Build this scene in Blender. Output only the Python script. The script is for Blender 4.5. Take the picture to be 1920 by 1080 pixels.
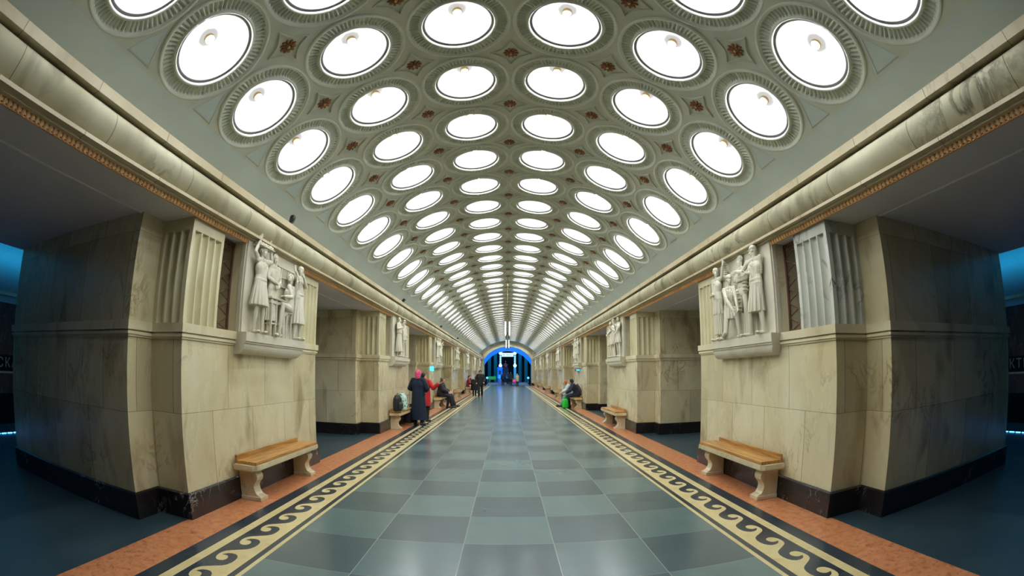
import bpy, bmesh, math, random
from mathutils import Vector, Matrix, Euler
random.seed(7)
PI = math.pi
sc = bpy.context.scene
C = sc.collection
for o in list(bpy.data.objects):
    bpy.data.objects.remove(o)

# ------------------------------------------------------------------ camera
H = 1.62
cd = bpy.data.cameras.new('camera'); cam = bpy.data.objects.new('camera', cd); C.objects.link(cam)
cd.type = 'PANO'
cd.panorama_type = 'FISHEYE_EQUISOLID'
cd.sensor_width = 36.0
cd.fisheye_lens = 866.17 / 1920 * 36.0
cd.fisheye_fov = 4.2
cd.shift_x = -28.44 / 1920
cd.shift_y = 95.94 / 1080
cd.clip_start = 0.05; cd.clip_end = 300
yaw, pit, rol = 0.04222, 0.07284, -0.001438
fw = Vector((math.sin(yaw)*math.cos(pit), math.cos(yaw)*math.cos(pit), math.sin(pit)))
rt = Vector((math.cos(yaw), -math.sin(yaw), 0)); up = rt.cross(fw)
r2 = rt*math.cos(rol)+up*math.sin(rol); u2 = up*math.cos(rol)-rt*math.sin(rol)
M = Matrix((r2, u2, -fw)).transposed().to_4x4(); M.translation = (0, 0, H)
cam.matrix_world = M
sc.camera = cam

# ------------------------------------------------------------------ exposure, world, big lights
sc.view_settings.view_transform = 'Standard'; sc.view_settings.look = 'None'
sc.view_settings.gamma = 1.0; sc.view_settings.use_curve_mapping = False
sc.view_settings.exposure = 0.36
sc.cycles.use_denoising = True
sc.cycles.max_bounces = 7; sc.cycles.diffuse_bounces = 4; sc.cycles.glossy_bounces = 3
sc.cycles.sample_clamp_indirect = 4.0
BOWL_E = 0.45; BULB_E = 600.0
w = bpy.data.worlds.new('world'); sc.world = w; w.use_nodes = True
w.node_tree.nodes['Background'].inputs[0].default_value = (0.5, 0.6, 0.7, 1)
w.node_tree.nodes['Background'].inputs[1].default_value = 0.02

def area(name, loc, rot, sx, sy, col, e):
    l = bpy.data.lights.new(name, 'AREA'); l.shape = 'RECTANGLE'; l.size = sx; l.size_y = sy
    l.color = col; l.energy = e
    o = bpy.data.objects.new(name, l); C.objects.link(o); o.location = loc; o.rotation_euler = rot
    return o
YEND = 58.8
# unseen blue lights added to tint the platform halls; blue lights of the escalator hall
for s in (-1, 1):
    area('platform_blue_fill_up', (s*14.2, 26, 3.6), (PI, 0, 0), 0.5, 68, (0.02, 0.42, 0.8), 280)
    area('platform_blue_fill_down', (s*10.5, 26, 4.7), (0, 0, 0), 0.6, 66, (0.03, 0.36, 0.7), 60)
area('escalator_hall_light', (0, YEND+4, 5.6), (0, 0, 0), 6.5, 4.0, (0.0, 0.48, 0.9), 220)
area('arch_light', (0, YEND+1.4, 0.9), (PI, 0, 0), 5.0, 0.8, (0.0, 0.36, 1.0), 160)

# ------------------------------------------------------------------ materials
def newmat(name):
    m = bpy.data.materials.new(name); m.use_nodes = True
    nt = m.node_tree; b = nt.nodes['Principled BSDF']
    return m, nt, b
def N(nt, t, **kw):
    n = nt.nodes.new(t)
    for k, v in kw.items():
        if k.startswith('i_'): n.inputs[k[2:].replace('_', ' ')].default_value = v
        else: setattr(n, k, v)
    return n
def lin(c):
    return tuple((x/255/12.92 if x/255 <= .04045 else ((x/255+.055)/1.055)**2.4) for x in c)+(1,)
def ramp(nt, stops):
    r = nt.nodes.new('ShaderNodeValToRGB'); e = r.color_ramp.elements
    while len(e) < len(stops): e.new(.5)
    for i, (p, c) in enumerate(stops):
        e[i].position = p; e[i].color = c if len(c) == 4 else (*c, 1)
    return r
def mix(nt, a, b, f, mode='MIX'):
    n = nt.nodes.new('ShaderNodeMix'); n.data_type = 'RGBA'; n.blend_type = mode
    L = nt.links
    for sock, v in ((n.inputs[6], a), (n.inputs[7], b), (n.inputs[0], f)):
        if hasattr(v, 'is_output'): L.new(v, sock)
        else: sock.default_value = v
    return n.outputs[2]
def plain(name, col, rough=.6, metal=0, var=.12, scale=8, bump=0, spec=.5):
    m, nt, b = newmat(name); L = nt.links
    tc = N(nt, 'ShaderNodeTexCoord'); n = N(nt, 'ShaderNodeTexNoise'); n.inputs['Scale'].default_value = scale
    n.inputs['Detail'].default_value = 4
    L.new(tc.outputs['Object'], n.inputs['Vector'])
    c = col if len(col) == 4 else (*col, 1)
    d = tuple(x*(1-var) for x in c[:3])+(1,); l = tuple(min(1, x*(1+var)) for x in c[:3])+(1,)
    r = ramp(nt, [(.35, d), (.65, l)]); L.new(n.outputs['Fac'], r.inputs[0]); L.new(r.outputs[0], b.inputs['Base Color'])
    b.inputs['Roughness'].default_value = rough; b.inputs['Metallic'].default_value = metal
    b.inputs['Specular IOR Level'].default_value = spec
    if bump:
        bp = N(nt, 'ShaderNodeBump'); bp.inputs['Strength'].default_value = bump; bp.inputs['Distance'].default_value = .01
        L.new(n.outputs['Fac'], bp.inputs['Height']); L.new(bp.outputs[0], b.inputs['Normal'])
    return m
def marble(name, c1, c2, vein, vs=.5, rough=.3, slabs=False, scale=1.0, specks=True, slabvar=.22, vwidth=.02, stain=.5, bw=.95):
    m, nt, b = newmat(name); L = nt.links
    g = N(nt, 'ShaderNodeNewGeometry'); pos = g.outputs['Position']
    n1 = N(nt, 'ShaderNodeTexNoise'); n1.inputs['Scale'].default_value = .9*scale; n1.inputs['Detail'].default_value = 6
    n1.inputs['Roughness'].default_value = .6
    mp = N(nt, 'ShaderNodeMapping'); mp.inputs['Scale'].default_value = (1, 1, .55); L.new(pos, mp.inputs[0]); L.new(mp.outputs[0], n1.inputs['Vector'])
    r1 = ramp(nt, [(.36, c1), (.7, c2)]); L.new(n1.outputs['Fac'], r1.inputs[0])
    n2 = N(nt, 'ShaderNodeTexNoise'); n2.inputs['Scale'].default_value = 2.3*scale; n2.inputs['Detail'].default_value = 10; n2.inputs['Roughness'].default_value = .62
    n2.inputs['Distortion'].default_value = .8; L.new(mp.outputs[0], n2.inputs['Vector'])
    r2_ = ramp(nt, [(.5-vwidth, (0, 0, 0)), (.5, (1, 1, 1)), (.5+vwidth, (0, 0, 0))]); L.new(n2.outputs['Fac'], r2_.inputs[0])
    n3 = N(nt, 'ShaderNodeTexNoise'); n3.inputs['Scale'].default_value = 1.1*scale; n3.inputs['Detail'].default_value = 3; L.new(pos, n3.inputs['Vector'])
    r3 = ramp(nt, [(.5, (0, 0, 0)), (.68, (vs, vs, vs))]); L.new(n3.outputs['Fac'], r3.inputs[0])
    f = mix(nt, (0, 0, 0, 1), r2_.outputs[0], r3.outputs[0])
    col = mix(nt, r1.outputs[0], vein, f)
    # broad brown clouds
    n4 = N(nt, 'ShaderNodeTexNoise'); n4.inputs['Scale'].default_value = 2.6*scale; n4.inputs['Detail'].default_value = 5; n4.inputs['Distortion'].default_value = .4
    mp2 = N(nt, 'ShaderNodeMapping'); mp2.inputs['Scale'].default_value = (1, 1, .4); mp2.inputs['Location'].default_value = (3, 7, 1); L.new(pos, mp2.inputs[0]); L.new(mp2.outputs[0], n4.inputs['Vector'])
    r4 = ramp(nt, [(.56, (0, 0, 0)), (.78, (stain, stain, stain))]); L.new(n4.outputs['Fac'], r4.inputs[0])
    col = mix(nt, col, vein, r4.outputs[0])
    if specks:
        v = N(nt, 'ShaderNodeTexVoronoi'); v.inputs['Scale'].default_value = 7; L.new(pos, v.inputs['Vector'])
        rv = ramp(nt, [(.035, (.75, .75, .75)), (.05, (0, 0, 0))]); L.new(v.outputs['Distance'], rv.inputs[0])
        wn = N(nt, 'ShaderNodeTexWhiteNoise'); L.new(v.outputs['Color'], wn.inputs['Vector'])
        rw = ramp(nt, [(.6, (0, 0, 0)), (.62, (1, 1, 1))]); L.new(wn.outputs['Value'], rw.inputs[0])
        fs = mix(nt, (0, 0, 0, 1), rv.outputs[0], rw.outputs[0])
        col = mix(nt, col, lin((70, 55, 40)), fs)
    if slabs:
        uv = N(nt, 'ShaderNodeUVMap'); br = N(nt, 'ShaderNodeTexBrick'); br.offset = .37; br.squash = 1
        br.inputs['Scale'].default_value = 1; br.inputs['Brick Width'].default_value = bw; br.inputs['Row Height'].default_value = 1
        br.inputs['Mortar Size'].default_value = .005; br.inputs['Mortar Smooth'].default_value = .4; br.inputs['Bias'].default_value = 0
        a = 1-slabvar
        br.inputs['Color1'].default_value = (1, 1, 1, 1); br.inputs['Color2'].default_value = (a, a*.95, a*.85, 1)
        br.inputs['Mortar'].default_value = (.3, .26, .2, 1)
        L.new(uv.outputs[0], br.inputs['Vector'])
        col = mix(nt, col, br.outputs['Color'], 1.0, 'MULTIPLY')
    L.new(col, b.inputs['Base Color'])
    rr = N(nt, 'ShaderNodeMapRange'); rr.inputs[3].default_value = rough*.8; rr.inputs[4].default_value = rough*1.3
    L.new(n1.outputs['Fac'], rr.inputs[0]); L.new(rr.outputs[0], b.inputs['Roughness'])
    return m
MT = {}
MT['wall'] = marble('cream_marble', lin((230, 223, 188)), lin((208, 193, 146)), lin((124, 94, 54)), .6, .26, slabs=True, slabvar=.34, stain=.8, vwidth=.028)
MT['ledge'] = marble('ledge_marble', lin((224, 216, 182)), lin((202, 188, 146)), lin((128, 98, 58)), .4, .3)
MT['flute'] = marble('yellow_marble', lin((220, 214, 178)), lin((200, 187, 138)), lin((120, 96, 50)), .5, .32, specks=False)
MT['grey_flute'] = marble('grey_veined_marble', lin((212, 214, 200)), lin((186, 188, 172)), lin((50, 52, 50)), 1.0, .3, specks=False, vwidth=.035, stain=.1)
MT['relief'] = marble('white_relief_marble', lin((216, 212, 192)), lin((200, 192, 166)), lin((140, 118, 84)), .3, .45, specks=False, stain=.25)
MT['black'] = marble('black_marble', lin((26, 24, 27)), lin((38, 34, 36)), lin((190, 185, 175)), 1.0, .22, specks=False, vwidth=.006, stain=0.0, scale=1.6)
MT['frieze'] = marble('frieze_marble', lin((184, 180, 152)), lin((150, 144, 114)), lin((84, 78, 58)), .9, .72, specks=False, vwidth=.06, stain=.85, slabs=True, slabvar=.14, bw=1.3)
MT['fascia'] = marble('fascia_marble', lin((206, 194, 160)), lin((182, 168, 134)), lin((130, 110, 76)), .4, .4, specks=False, slabs=True, slabvar=.16, bw=1.1)
MT['orange_rib'] = marble('orange_rib_marble', lin((232, 178, 112)), lin((216, 156, 90)), lin((150, 100, 54)), .3, .4, specks=False, scale=3)
MT['rib_gap'] = plain('rib_gap', lin((150, 104, 62)), .7)
MT['orange'] = marble('orange_inlay', lin((200, 138, 94)), lin((184, 112, 68)), lin((128, 62, 34)), 1.0, .3, specks=False, vwidth=.09, scale=12, stain=.6)
MT['cream_in'] = marble('cream_inlay', lin((214, 200, 146)), lin((200, 182, 128)), lin((170, 140, 90)), .4, .28, specks=False, scale=3)
MT['dark_in'] = marble('dark_inlay', lin((34, 46, 56)), lin((44, 58, 68)), lin((120, 135, 145)), 1.0, .22, specks=False, vwidth=.006, stain=0, scale=2)
MT['granite'] = marble('dark_granite', lin((44, 64, 72)), lin((56, 76, 84)), lin((40, 58, 64)), .4, .34, specks=False, stain=.2, scale=2)
MT['plaster'] = plain('olive_plaster', lin((194, 198, 180)), .75, var=.05, scale=3)
MT['plaster_rib'] = plain('ring_plaster', lin((216, 220, 204)), .7, var=.05, scale=5)
MT['band'] = plain('vault_band_paint', lin((190, 202, 194)), .7, var=.04, scale=1.5)
MT['soffit'] = plain('soffit_paint', lin((214, 212, 210)), .7, var=.05, scale=1)
MT['bronze'] = plain('bronze', lin((150, 104, 72)), .38, metal=.7, var=.3, scale=30)
MT['brass'] = plain('aged_brass', lin((190, 165, 110)), .3, metal=.8, var=.15)
MT['rim'] = plain('white_rim', lin((226, 226, 214)), .4, var=.03)
MT['grille'] = plain('reddish_iron_grille', lin((112, 78, 64)), .5, metal=.3)
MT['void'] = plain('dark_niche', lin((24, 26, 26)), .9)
MT['redstone'] = marble('dark_red_marble', lin((92, 50, 50)), lin((64, 34, 38)), lin((150, 120, 120)), .8, .3, specks=False, vwidth=.02, scale=2)
MT['steel'] = plain('steel', lin((150, 155, 158)), .3, metal=.8)
MT['camera'] = plain('camera_housing', lin((60, 60, 58)), .4)
MT['platform_vault'] = plain('platform_vault_paint', lin((190, 200, 205)), .7, var=.03)
def emis(name, col, e, base=None):
    m, nt, b = newmat(name); b.inputs['Base Color'].default_value = (*(base or col)[:3], 1)
    b.inputs['Emission Color'].default_value = (*col[:3], 1); b.inputs['Emission Strength'].default_value = e
    b.inputs['Roughness'].default_value = .4
    n = N(nt, 'ShaderNodeTexNoise'); n.inputs['Scale'].default_value = 3
    r = ramp(nt, [(.3, tuple(x*.95 for x in (base or col)[:3])+(1,)), (.7, (*(base or col)[:3], 1))])
    nt.links.new(n.outputs['Fac'], r.inputs[0]); nt.links.new(r.outputs[0], b.inputs['Base Color'])
    return m
MT['bowl'] = emis('bulb_lit_bowl', (1.0, .985, .94), BOWL_E, (.10, .104, .106))  # bulb light on the reflector bowl is put into its emission
MT['bulb'] = emis('bulb_glow', (.93, .97, 1.0), BULB_E, (.9, .9, .9))
MT['led'] = emis('led_strip', (.05, .35, 1.0), 9)
MT['tube'] = emis('tube_glow', (.95, 1.0, .82), 1.0)
MT['globe'] = emis('globe_glow', (.45, .9, 1.0), 2.2)
MT['sign_white'] = emis('sign_white', (.85, .97, 1.0), .62)
MT['cyan_glow'] = emis('cyan_glow', (.08, .62, 1.0), 1.3)
MT['green_sign'] = emis('green_sign', (.02, .6, .1), .05)
MT['blue_lit'] = plain('blue_lit_arch', lin((70, 160, 250)), .6, var=.04)  # blue light falling on the arch soffit put into its base colour

# inlaid nave floor: chequered granite
def floor_mat():
    m, nt, b = newmat('chequered_granite'); L = nt.links
    g = N(nt, 'ShaderNodeNewGeometry')
    mp = N(nt, 'ShaderNodeMapping'); mp.inputs['Location'].default_value = (.5, -4.115/.862, .5)
    mp.inputs['Scale'].default_value = (1/.842, 1/.862, 0); L.new(g.outputs['Position'], mp.inputs[0])
    ch = N(nt, 'ShaderNodeTexChecker'); ch.inputs['Scale'].default_value = 1
    ch.inputs['Color1'].default_value = lin((76, 95, 96)); ch.inputs['Color2'].default_value = lin((95, 118, 115))
    L.new(mp.outputs[0], ch.inputs['Vector'])
    sp = N(nt, 'ShaderNodeVectorMath', operation='FLOOR'); L.new(mp.outputs[0], sp.inputs[0])
    wn = N(nt, 'ShaderNodeTexWhiteNoise'); L.new(sp.outputs[0], wn.inputs['Vector'])
    rw = ramp(nt, [(0, (.82, .84, .86)), (1, (1.0, 1.0, 1.0))]); L.new(wn.outputs['Value'], rw.inputs[0])
    col = mix(nt, ch.outputs[0], rw.outputs[0], 1, 'MULTIPLY')
    fr = N(nt, 'ShaderNodeVectorMath', operation='FRACTION'); L.new(mp.outputs[0], fr.inputs[0])
    sx = N(nt, 'ShaderNodeSeparateXYZ'); L.new(fr.outputs[0], sx.inputs[0])
    def seam(o, wdt):
        a = N(nt, 'ShaderNodeMath', operation='SUBTRACT'); a.inputs[1].default_value = .5; L.new(o, a.inputs[0])
        c = N(nt, 'ShaderNodeMath', operation='ABSOLUTE'); L.new(a.outputs[0], c.inputs[0])
        d = N(nt, 'ShaderNodeMath', operation='GREATER_THAN'); d.inputs[1].default_value = .5-wdt; L.new(c.outputs[0], d.inputs[0]); return d.outputs[0]
    mx = N(nt, 'ShaderNodeMath', operation='MAXIMUM'); L.new(seam(sx.outputs[0], .004), mx.inputs[0]); L.new(seam(sx.outputs[1], .002), mx.inputs[1])
    n = N(nt, 'ShaderNodeTexNoise'); n.inputs['Scale'].default_value = 3; n.inputs['Detail'].default_value = 8; L.new(g.outputs['Position'], n.inputs['Vector'])
    rn = ramp(nt, [(.3, (.95, .96, .96)), (.7, (1.03, 1.03, 1.03))]); L.new(n.outputs['Fac'], rn.inputs[0])
    col = mix(nt, col, rn.outputs[0], 1, 'MULTIPLY')
    col = mix(nt, col, lin((140, 150, 146)), mx.outputs[0])
    L.new(col, b.inputs['Base Color'])
    rr = N(nt, 'ShaderNodeMapRange'); rr.inputs[3].default_value = .20; rr.inputs[4].default_value = .25
    L.new(n.outputs['Fac'], rr.inputs[0]); L.new(rr.outputs[0], b.inputs['Roughness'])
    b.inputs['Specular IOR Level'].default_value = .6
    return m
MT['tiles'] = floor_mat()
# oak slats
def wood_mat():
    m, nt, b = newmat('oiled_oak'); L = nt.links
    g = N(nt, 'ShaderNodeNewGeometry'); mp = N(nt, 'ShaderNodeMapping'); mp.inputs['Scale'].default_value = (14, 1.1, 14); L.new(g.outputs['Position'], mp.inputs[0])
    n = N(nt, 'ShaderNodeTexNoise'); n.inputs['Scale'].default_value = 2.2; n.inputs['Detail'].default_value = 8; L.new(mp.outputs[0], n.inputs['Vector'])
    r = ramp(nt, [(.3, lin((138, 92, 40))), (.55, lin((180, 132, 64))), (.75, lin((200, 156, 88)))]); L.new(n.outputs['Fac'], r.inputs[0])
    L.new(r.outputs[0], b.inputs['Base Color']); b.inputs['Roughness'].default_value = .38
    return m
MT['wood'] = wood_mat()

# ------------------------------------------------------------------ mesh helpers
class MB:
    """collects shapes into one mesh"""
    def __init__(s): s.bm = bmesh.new(); s.uv = s.bm.loops.layers.uv.new('UVMap'); s.mi = 0; s.smooth = False
    def face(s, pts, uvs=None):
        vs = [s.bm.verts.new(p) for p in pts]
        try: f = s.bm.faces.new(vs)
        except ValueError: return
        f.material_index = s.mi; f.smooth = s.smooth
        if uvs:
            for l, q in zip(f.loops, uvs): l[s.uv].uv = q
        return f
    def box(s, x0, x1, y0, y1, z0, z1, bev=0, mtx=None):
        r = bmesh.ops.create_cube(s.bm, size=1)
        vs = r['verts']
        for v in vs:
            v.co = Vector(((x0+x1)/2+v.co.x*(x1-x0), (y0+y1)/2+v.co.y*(y1-y0), (z0+z1)/2+v.co.z*(z1-z0)))
        fs = set(f for v in vs for f in v.link_faces)
        if bev:
            es = list(set(e for v in vs for e in v.link_edges))
            rr = bmesh.ops.bevel(s.bm, geom=es, offset=bev, segments=2, affect='EDGES', profile=.6)
            vs = list(set(v for f in rr['faces'] for v in f.verts) | set(v for v in vs if v.is_valid)); fs = set(f for v in vs for f in v.link_faces)
        for f in fs: f.material_index = s.mi
        if mtx is not None: bmesh.ops.transform(s.bm, matrix=mtx, verts=vs)
    def prism(s, poly, z0, z1, rows=None, capt=True, capb=False):
        """vertical prism over a counter-clockwise plan polygon; UV u in metres, v in slab rows"""
        n = len(poly); u = 0; zs = [z0]+[z for z in (rows or []) if z0 < z < z1]+[z1]
        v0 = 0
        for i in range(n):
            a, b = poly[i], poly[(i+1) % n]; d = math.hypot(b[0]-a[0], b[1]-a[1])
            for k in range(len(zs)-1):
                za, zb = zs[k], zs[k+1]
                s.face([(a[0], a[1], za), (b[0], b[1], za), (b[0], b[1], zb), (a[0], a[1], zb)], [(u, k+.001), (u+d, k+.001), (u+d, k+.999), (u, k+.999)])
            u += d+.31
        if capt: s.face([(p[0], p[1], z1) for p in poly], [(p[0], p[1]) for p in poly])
        if capb: s.face([(p[0], p[1], z0) for p in reversed(poly)], [(p[0], p[1]) for p in poly])
    def lathe(s, prof, seg=32, mtx=None, mats=None, fn=None, closed=False):
        rings = []
        for i, (r, z) in enumerate(prof):
            ring = []
            if r < 1e-6: ring = [s.bm.verts.new((0, 0, z))]*seg
            else:
                for k in range(seg):
                    a = 2*PI*k/seg; rr, zz = (r, z) if fn is None else fn(i, r, z, a)
                    ring.append(s.bm.verts.new((rr*math.cos(a), rr*math.sin(a), zz)))
            rings.append(ring)
        for i in range(len(rings)-1):
            for k in range(seg):
                q = [rings[i][k], rings[i][(k+1) % seg], rings[i+1][(k+1) % seg], rings[i+1][k]]
                qq = []
                for v in q:
                    if v not in qq: qq.append(v)
                if len(qq) < 3: continue
                try: f = s.bm.faces.new(qq)
                except ValueError: continue
                f.smooth = True; f.material_index = mats[i] if mats else s.mi
        vs = list(set(v for r in rings for v in r))
        if mtx is not None: bmesh.ops.transform(s.bm, matrix=mtx, verts=vs)
        return vs
    def tube(s, p, q, r0, r1=None, seg=10, cap=True):
        p, q = Vector(p), Vector(q); r1 = r0 if r1 is None else r1; d = q-p
        if d.length < 1e-6: return
        m = Matrix.Translation(p) @ d.to_track_quat('Z', 'Y').to_matrix().to_4x4()
        prof = [(r0, 0), (r1, d.length)]
        if cap: prof = [(0, 0)]+prof+[(0, d.length)]
        s.lathe(prof, seg, m)
    def ell(s, c, r, rot=(0, 0, 0), seg=14, rings=9):
        m = Matrix.Translation(c) @ Euler(rot).to_matrix().to_4x4() @ Matrix.Diagonal((*r, 1))
        prof = [(math.sin(PI*i/rings), -math.cos(PI*i/rings)) for i in range(rings+1)]
        prof[0] = (0, -1); prof[-1] = (0, 1)
        s.lathe(prof, seg, m)
    def extrude(s, pts, y0, y1, uvr=1.0, close=False, vrow=True):
        """profile of (x,z) swept along Y"""
        u = 0; n = len(pts)
        for i in range(n if close else n-1):
            a, b = pts[i], pts[(i+1) % n]; d = math.hypot(b[0]-a[0], b[1]-a[1])
            f = s.face([(a[0], y0, a[1]), (a[0], y1, a[1]), (b[0], y1, b[1]), (b[0], y0, b[1])], [(y0, .3+.4*i/n), (y1, .3+.4*i/n), (y1, .3+.4*(i+1)/n), (y0, .3+.4*(i+1)/n)])
            u += d
        if close:
            s.face([(p[0], y0, p[1]) for p in pts]); s.face([(p[0], y1, p[1]) for p in reversed(pts)])
    def build(s, name, mats, parent=None, recalc=True, weld=False, loc=None):
        if weld: bmesh.ops.remove_doubles(s.bm, verts=s.bm.verts, dist=1e-4)
        if recalc: bmesh.ops.recalc_face_normals(s.bm, faces=s.bm.faces)
        me = bpy.data.meshes.new(name); s.bm.to_mesh(me); s.bm.free()
        for m in (mats if isinstance(mats, (list, tuple)) else [mats]): me.materials.append(m)
        o = bpy.data.objects.new(name, me); C.objects.link(o)
        if parent: o.parent = parent
        if loc: o.location = loc
        return o
def tag(o, label=None, cat=None, group=None, kind=None):
    if label: o['label'] = label
    if cat: o['category'] = cat
    if group: o['group'] = group
    if kind: o['kind'] = kind
    return o
def empty(name, loc, rz=0, label=None, cat=None, group=None):
    o = bpy.data.objects.new(name, None); C.objects.link(o); o.location = loc; o.rotation_euler = (0, 0, rz); o.empty_display_size = .2
    return tag(o, label, cat, group)
def copy_tree(o, parent=None):
    c = o.copy(); C.objects.link(c)
    if parent: c.parent = parent
    for ch in [x for x in KIDS.get(o.name, [])]: copy_tree(ch, c)
    return c
KIDS = {}
def index_kids():
    KIDS.clear()
    for o in bpy.data.objects:
        if o.parent: KIDS.setdefault(o.parent.name, []).append(o)
ORD = ['first', 'second', 'third', 'fourth', 'fifth', 'sixth', 'seventh', 'eighth', 'ninth', 'tenth', 'eleventh', 'twelfth', 'thirteenth', 'fourteenth', 'fifteenth', 'sixteenth', 'seventeenth', 'eighteenth', 'nineteenth', 'twentieth']
def ordn(n):
    if n <= 20: return ORD[n-1]
    t = {2: 'twent', 3: 'thirt', 4: 'fort'}[n//10]
    return t+'ieth' if n % 10 == 0 else t+'y-'+ORD[n % 10-1]

# ================================================================== STRUCTURE
YB = -9.0
# ---- floor
def strip(mb, x0, x1, z=0.0, y0=YB, y1=YEND+10):
    mb.face([(x0, y0, z), (x1, y0, z), (x1, y1, z), (x0, y1, z)])
mb = MB(); mb.mi = 0; strip(mb, -2.085, 2.085, y1=YEND)
for s in (-1, 1):
    for x0, x1, mi in ((2.085, 2.13, 1), (2.13, 2.585, 2), (2.585, 2.69, 1), (2.69, 2.86, 2), (2.86, 3.39, 3), (3.39, 12.0, 4)):
        mb.mi = mi; strip(mb, min(s*x0, s*x1), max(s*x0, s*x1), y1=YEND)
mb.mi = 4; mb.face([(-12, YEND, 0), (12, YEND, 0), (12, YEND+14, 0), (-12, YEND+14, 0)])
for s in (-1, 1):   # platform edge, track bed
    mb.face([(s*12, YB, 0), (s*12, YEND+14, 0), (s*12, YEND+14, -1.1), (s*12, YB, -1.1)])
    mb.mi = 5; mb.face([(s*12, YB, -1.1), (s*12, YEND+14, -1.1), (s*15.6, YEND+14, -1.1), (s*15.6, YB, -1.1)]); mb.mi = 4
tag(mb.build('floor', [MT['tiles'], MT['cream_in'], MT['dark_in'], MT['orange'], MT['granite'], MT['void']], recalc=False), kind='structure')
# ---- running-wave inlay
def wave(side):
    P = .433
    # one wave in (y offset, x): curl head and flank, right-hand side, running towards smaller y
    inner = [(3.274, 2.343), (3.235, 2.315), (3.18, 2.300), (3.12, 2.298), (3.06, 2.308), (3.02, 2.330), (2.992, 2.365), (2.990, 2.405), (3.005, 2.442), (3.035, 2.468), (3.066, 2.478),
             (3.058, 2.452), (3.058, 2.425), (3.075, 2.402), (3.105, 2.388), (3.14, 2.386), (3.17, 2.400), (3.187, 2.430), (3.183, 2.463), (3.160, 2.490), (3.115, 2.510), (3.06, 2.517), (3.01, 2.513), (2.965, 2.494), (2.93, 2.46), (2.90, 2.42), (2.87, 2.38)]
    n = int((YEND-YB)/P)
    mb = MB()
    from mathutils.geometry import tessellate_polygon
    poly = [(y, x) for y, x in inner]+[(3.274-P, 2.343), (3.274-P, 2.19), (3.274, 2.19)]
    tri = tessellate_polygon([[Vector((a, b, 0)) for a, b in poly]])
    for k in (range(-int((YEND-3.3)/P), int((3.3-YB)/P)) if side > 0 else range(-int((3.2-YB)/P), int((YEND-3)/P))):
        vs = []
        for a, b in poly:
            y = a-k*P; x = b
            if side < 0: y = -y+6.205+0.0; x = -x
            vs.append(mb.bm.verts.new((x, y, .0012)))
        if max(v.co.y for v in vs) > YEND or min(v.co.y for v in vs) < YB:
            for v in vs: mb.bm.verts.remove(v)
            continue
        for t in tri:
            f = mb.bm.faces.new([vs[i] for i in t])
            if f.normal.z == 0: f.normal_update()
            if f.normal.z < 0: f.normal_flip()
    o = mb.build('trim_%d' % (1 if side < 0 else 2), MT['cream_in'], recalc=False); tag(o, kind='structure')
wave(-1); wave(1)
# ---- LED line and platform walls
for s in (-1, 1):
    mb = MB()
    for k in range(380):
        y = -8+k*.2; mb.box(s*10.5-.02, s*10.5+.02, y, y+.15, .002, .012)
    o = mb.build('platform_led_line', MT['led']); tag(o, 'dashed line of blue lights along the %s platform edge' % ('left' if s < 0 else 'right'), 'light strip')
    mb = MB()
    X = s*15.6
    def vq(z0, z1, mi, x=X):
        mb.mi = mi; mb.face([(x, YB, z0), (x, YEND+14, z0), (x, YEND+14, z1), (x, YB, z1)], [(YB, z0), (YEND+14, z0), (YEND+14, z1), (YB, z1)])
    vq(-1.1, .45, 1); vq(.45, 1.06, 0); vq(1.12, 1.62, 1); vq(1.62, 3.42, 0)
    mb.mi = 2; mb.box(min(X, X-s*.04), max(X, X-s*.04), YB, YEND+14, 1.06, 1.12)
    mb.mi = 3; mb.box(min(X, X-s*.12), max(X, X-s*.12), YB, YEND+14, 3.42, 3.52)
    tag(mb.build('wall_platform_left' if s < 0 else 'wall_platform_right', [MT['redstone'], MT['void'], MT['steel'], MT['ledge']], recalc=False), kind='structure')
    # station name letters on the black band
    for yy in (4.9, 24.0):
        cu = bpy.data.curves.new('station_name', 'FONT'); cu.body = 'ЭЛЕКТРОЗАВОДСКАЯ'; cu.size = .42; cu.extrude = .012; cu.align_x = 'CENTER'; cu.align_y = 'CENTER'; cu.space_character = 1.25
        t = bpy.data.objects.new('tmp', cu); C.objects.link(t)
        dg = bpy.context.evaluated_depsgraph_get(); me = bpy.data.meshes.new_from_object(t.evaluated_get(dg)); bpy.data.objects.remove(t)
        me.materials.clear(); me.materials.append(MT['steel'])
        o = bpy.data.objects.new('station_name_letters', me); C.objects.link(o)
        o.rotation_euler = (PI/2, 0, -s*PI/2); o.location = (X-s*.014, yy+(.6 if s > 0 else .14), 1.37)
        tag(o, 'metal station name letters on the black band of the %s track wall, %s' % ('left' if s < 0 else 'right', 'nearer set' if yy < 10 else 'farther set'), 'lettering', 'station name letters')
    # platform vault
    mb = MB(); mb.smooth = True; pts = []
    for k in range(17):
        a = PI*k/16; pts.append((s*(11.5-4.1*math.cos(a)), 3.2+1.7*math.sin(a)))
    mb.extrude(pts, YB, YEND+14)
    tag(mb.build('ceiling', MT['platform_vault'], weld=True, recalc=False), kind='structure')
    # beam soffit over the passages
    mb = MB()
    mb.box(min(s*3.30, s*7.42), max(s*3.30, s*7.42), YB, YEND, 3.2, 3.6)
    tag(mb.build('ceiling', MT['soffit']), kind='structure')
    mb = MB(); mb.extrude([(s*(3.92+.022*math.cos(PI*k/6)), 3.2-.014*math.sin(PI*k/6)) for k in range(7)], YB, YEND); tag(mb.build('trim_7', MT['soffit']), kind='structure')

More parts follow.
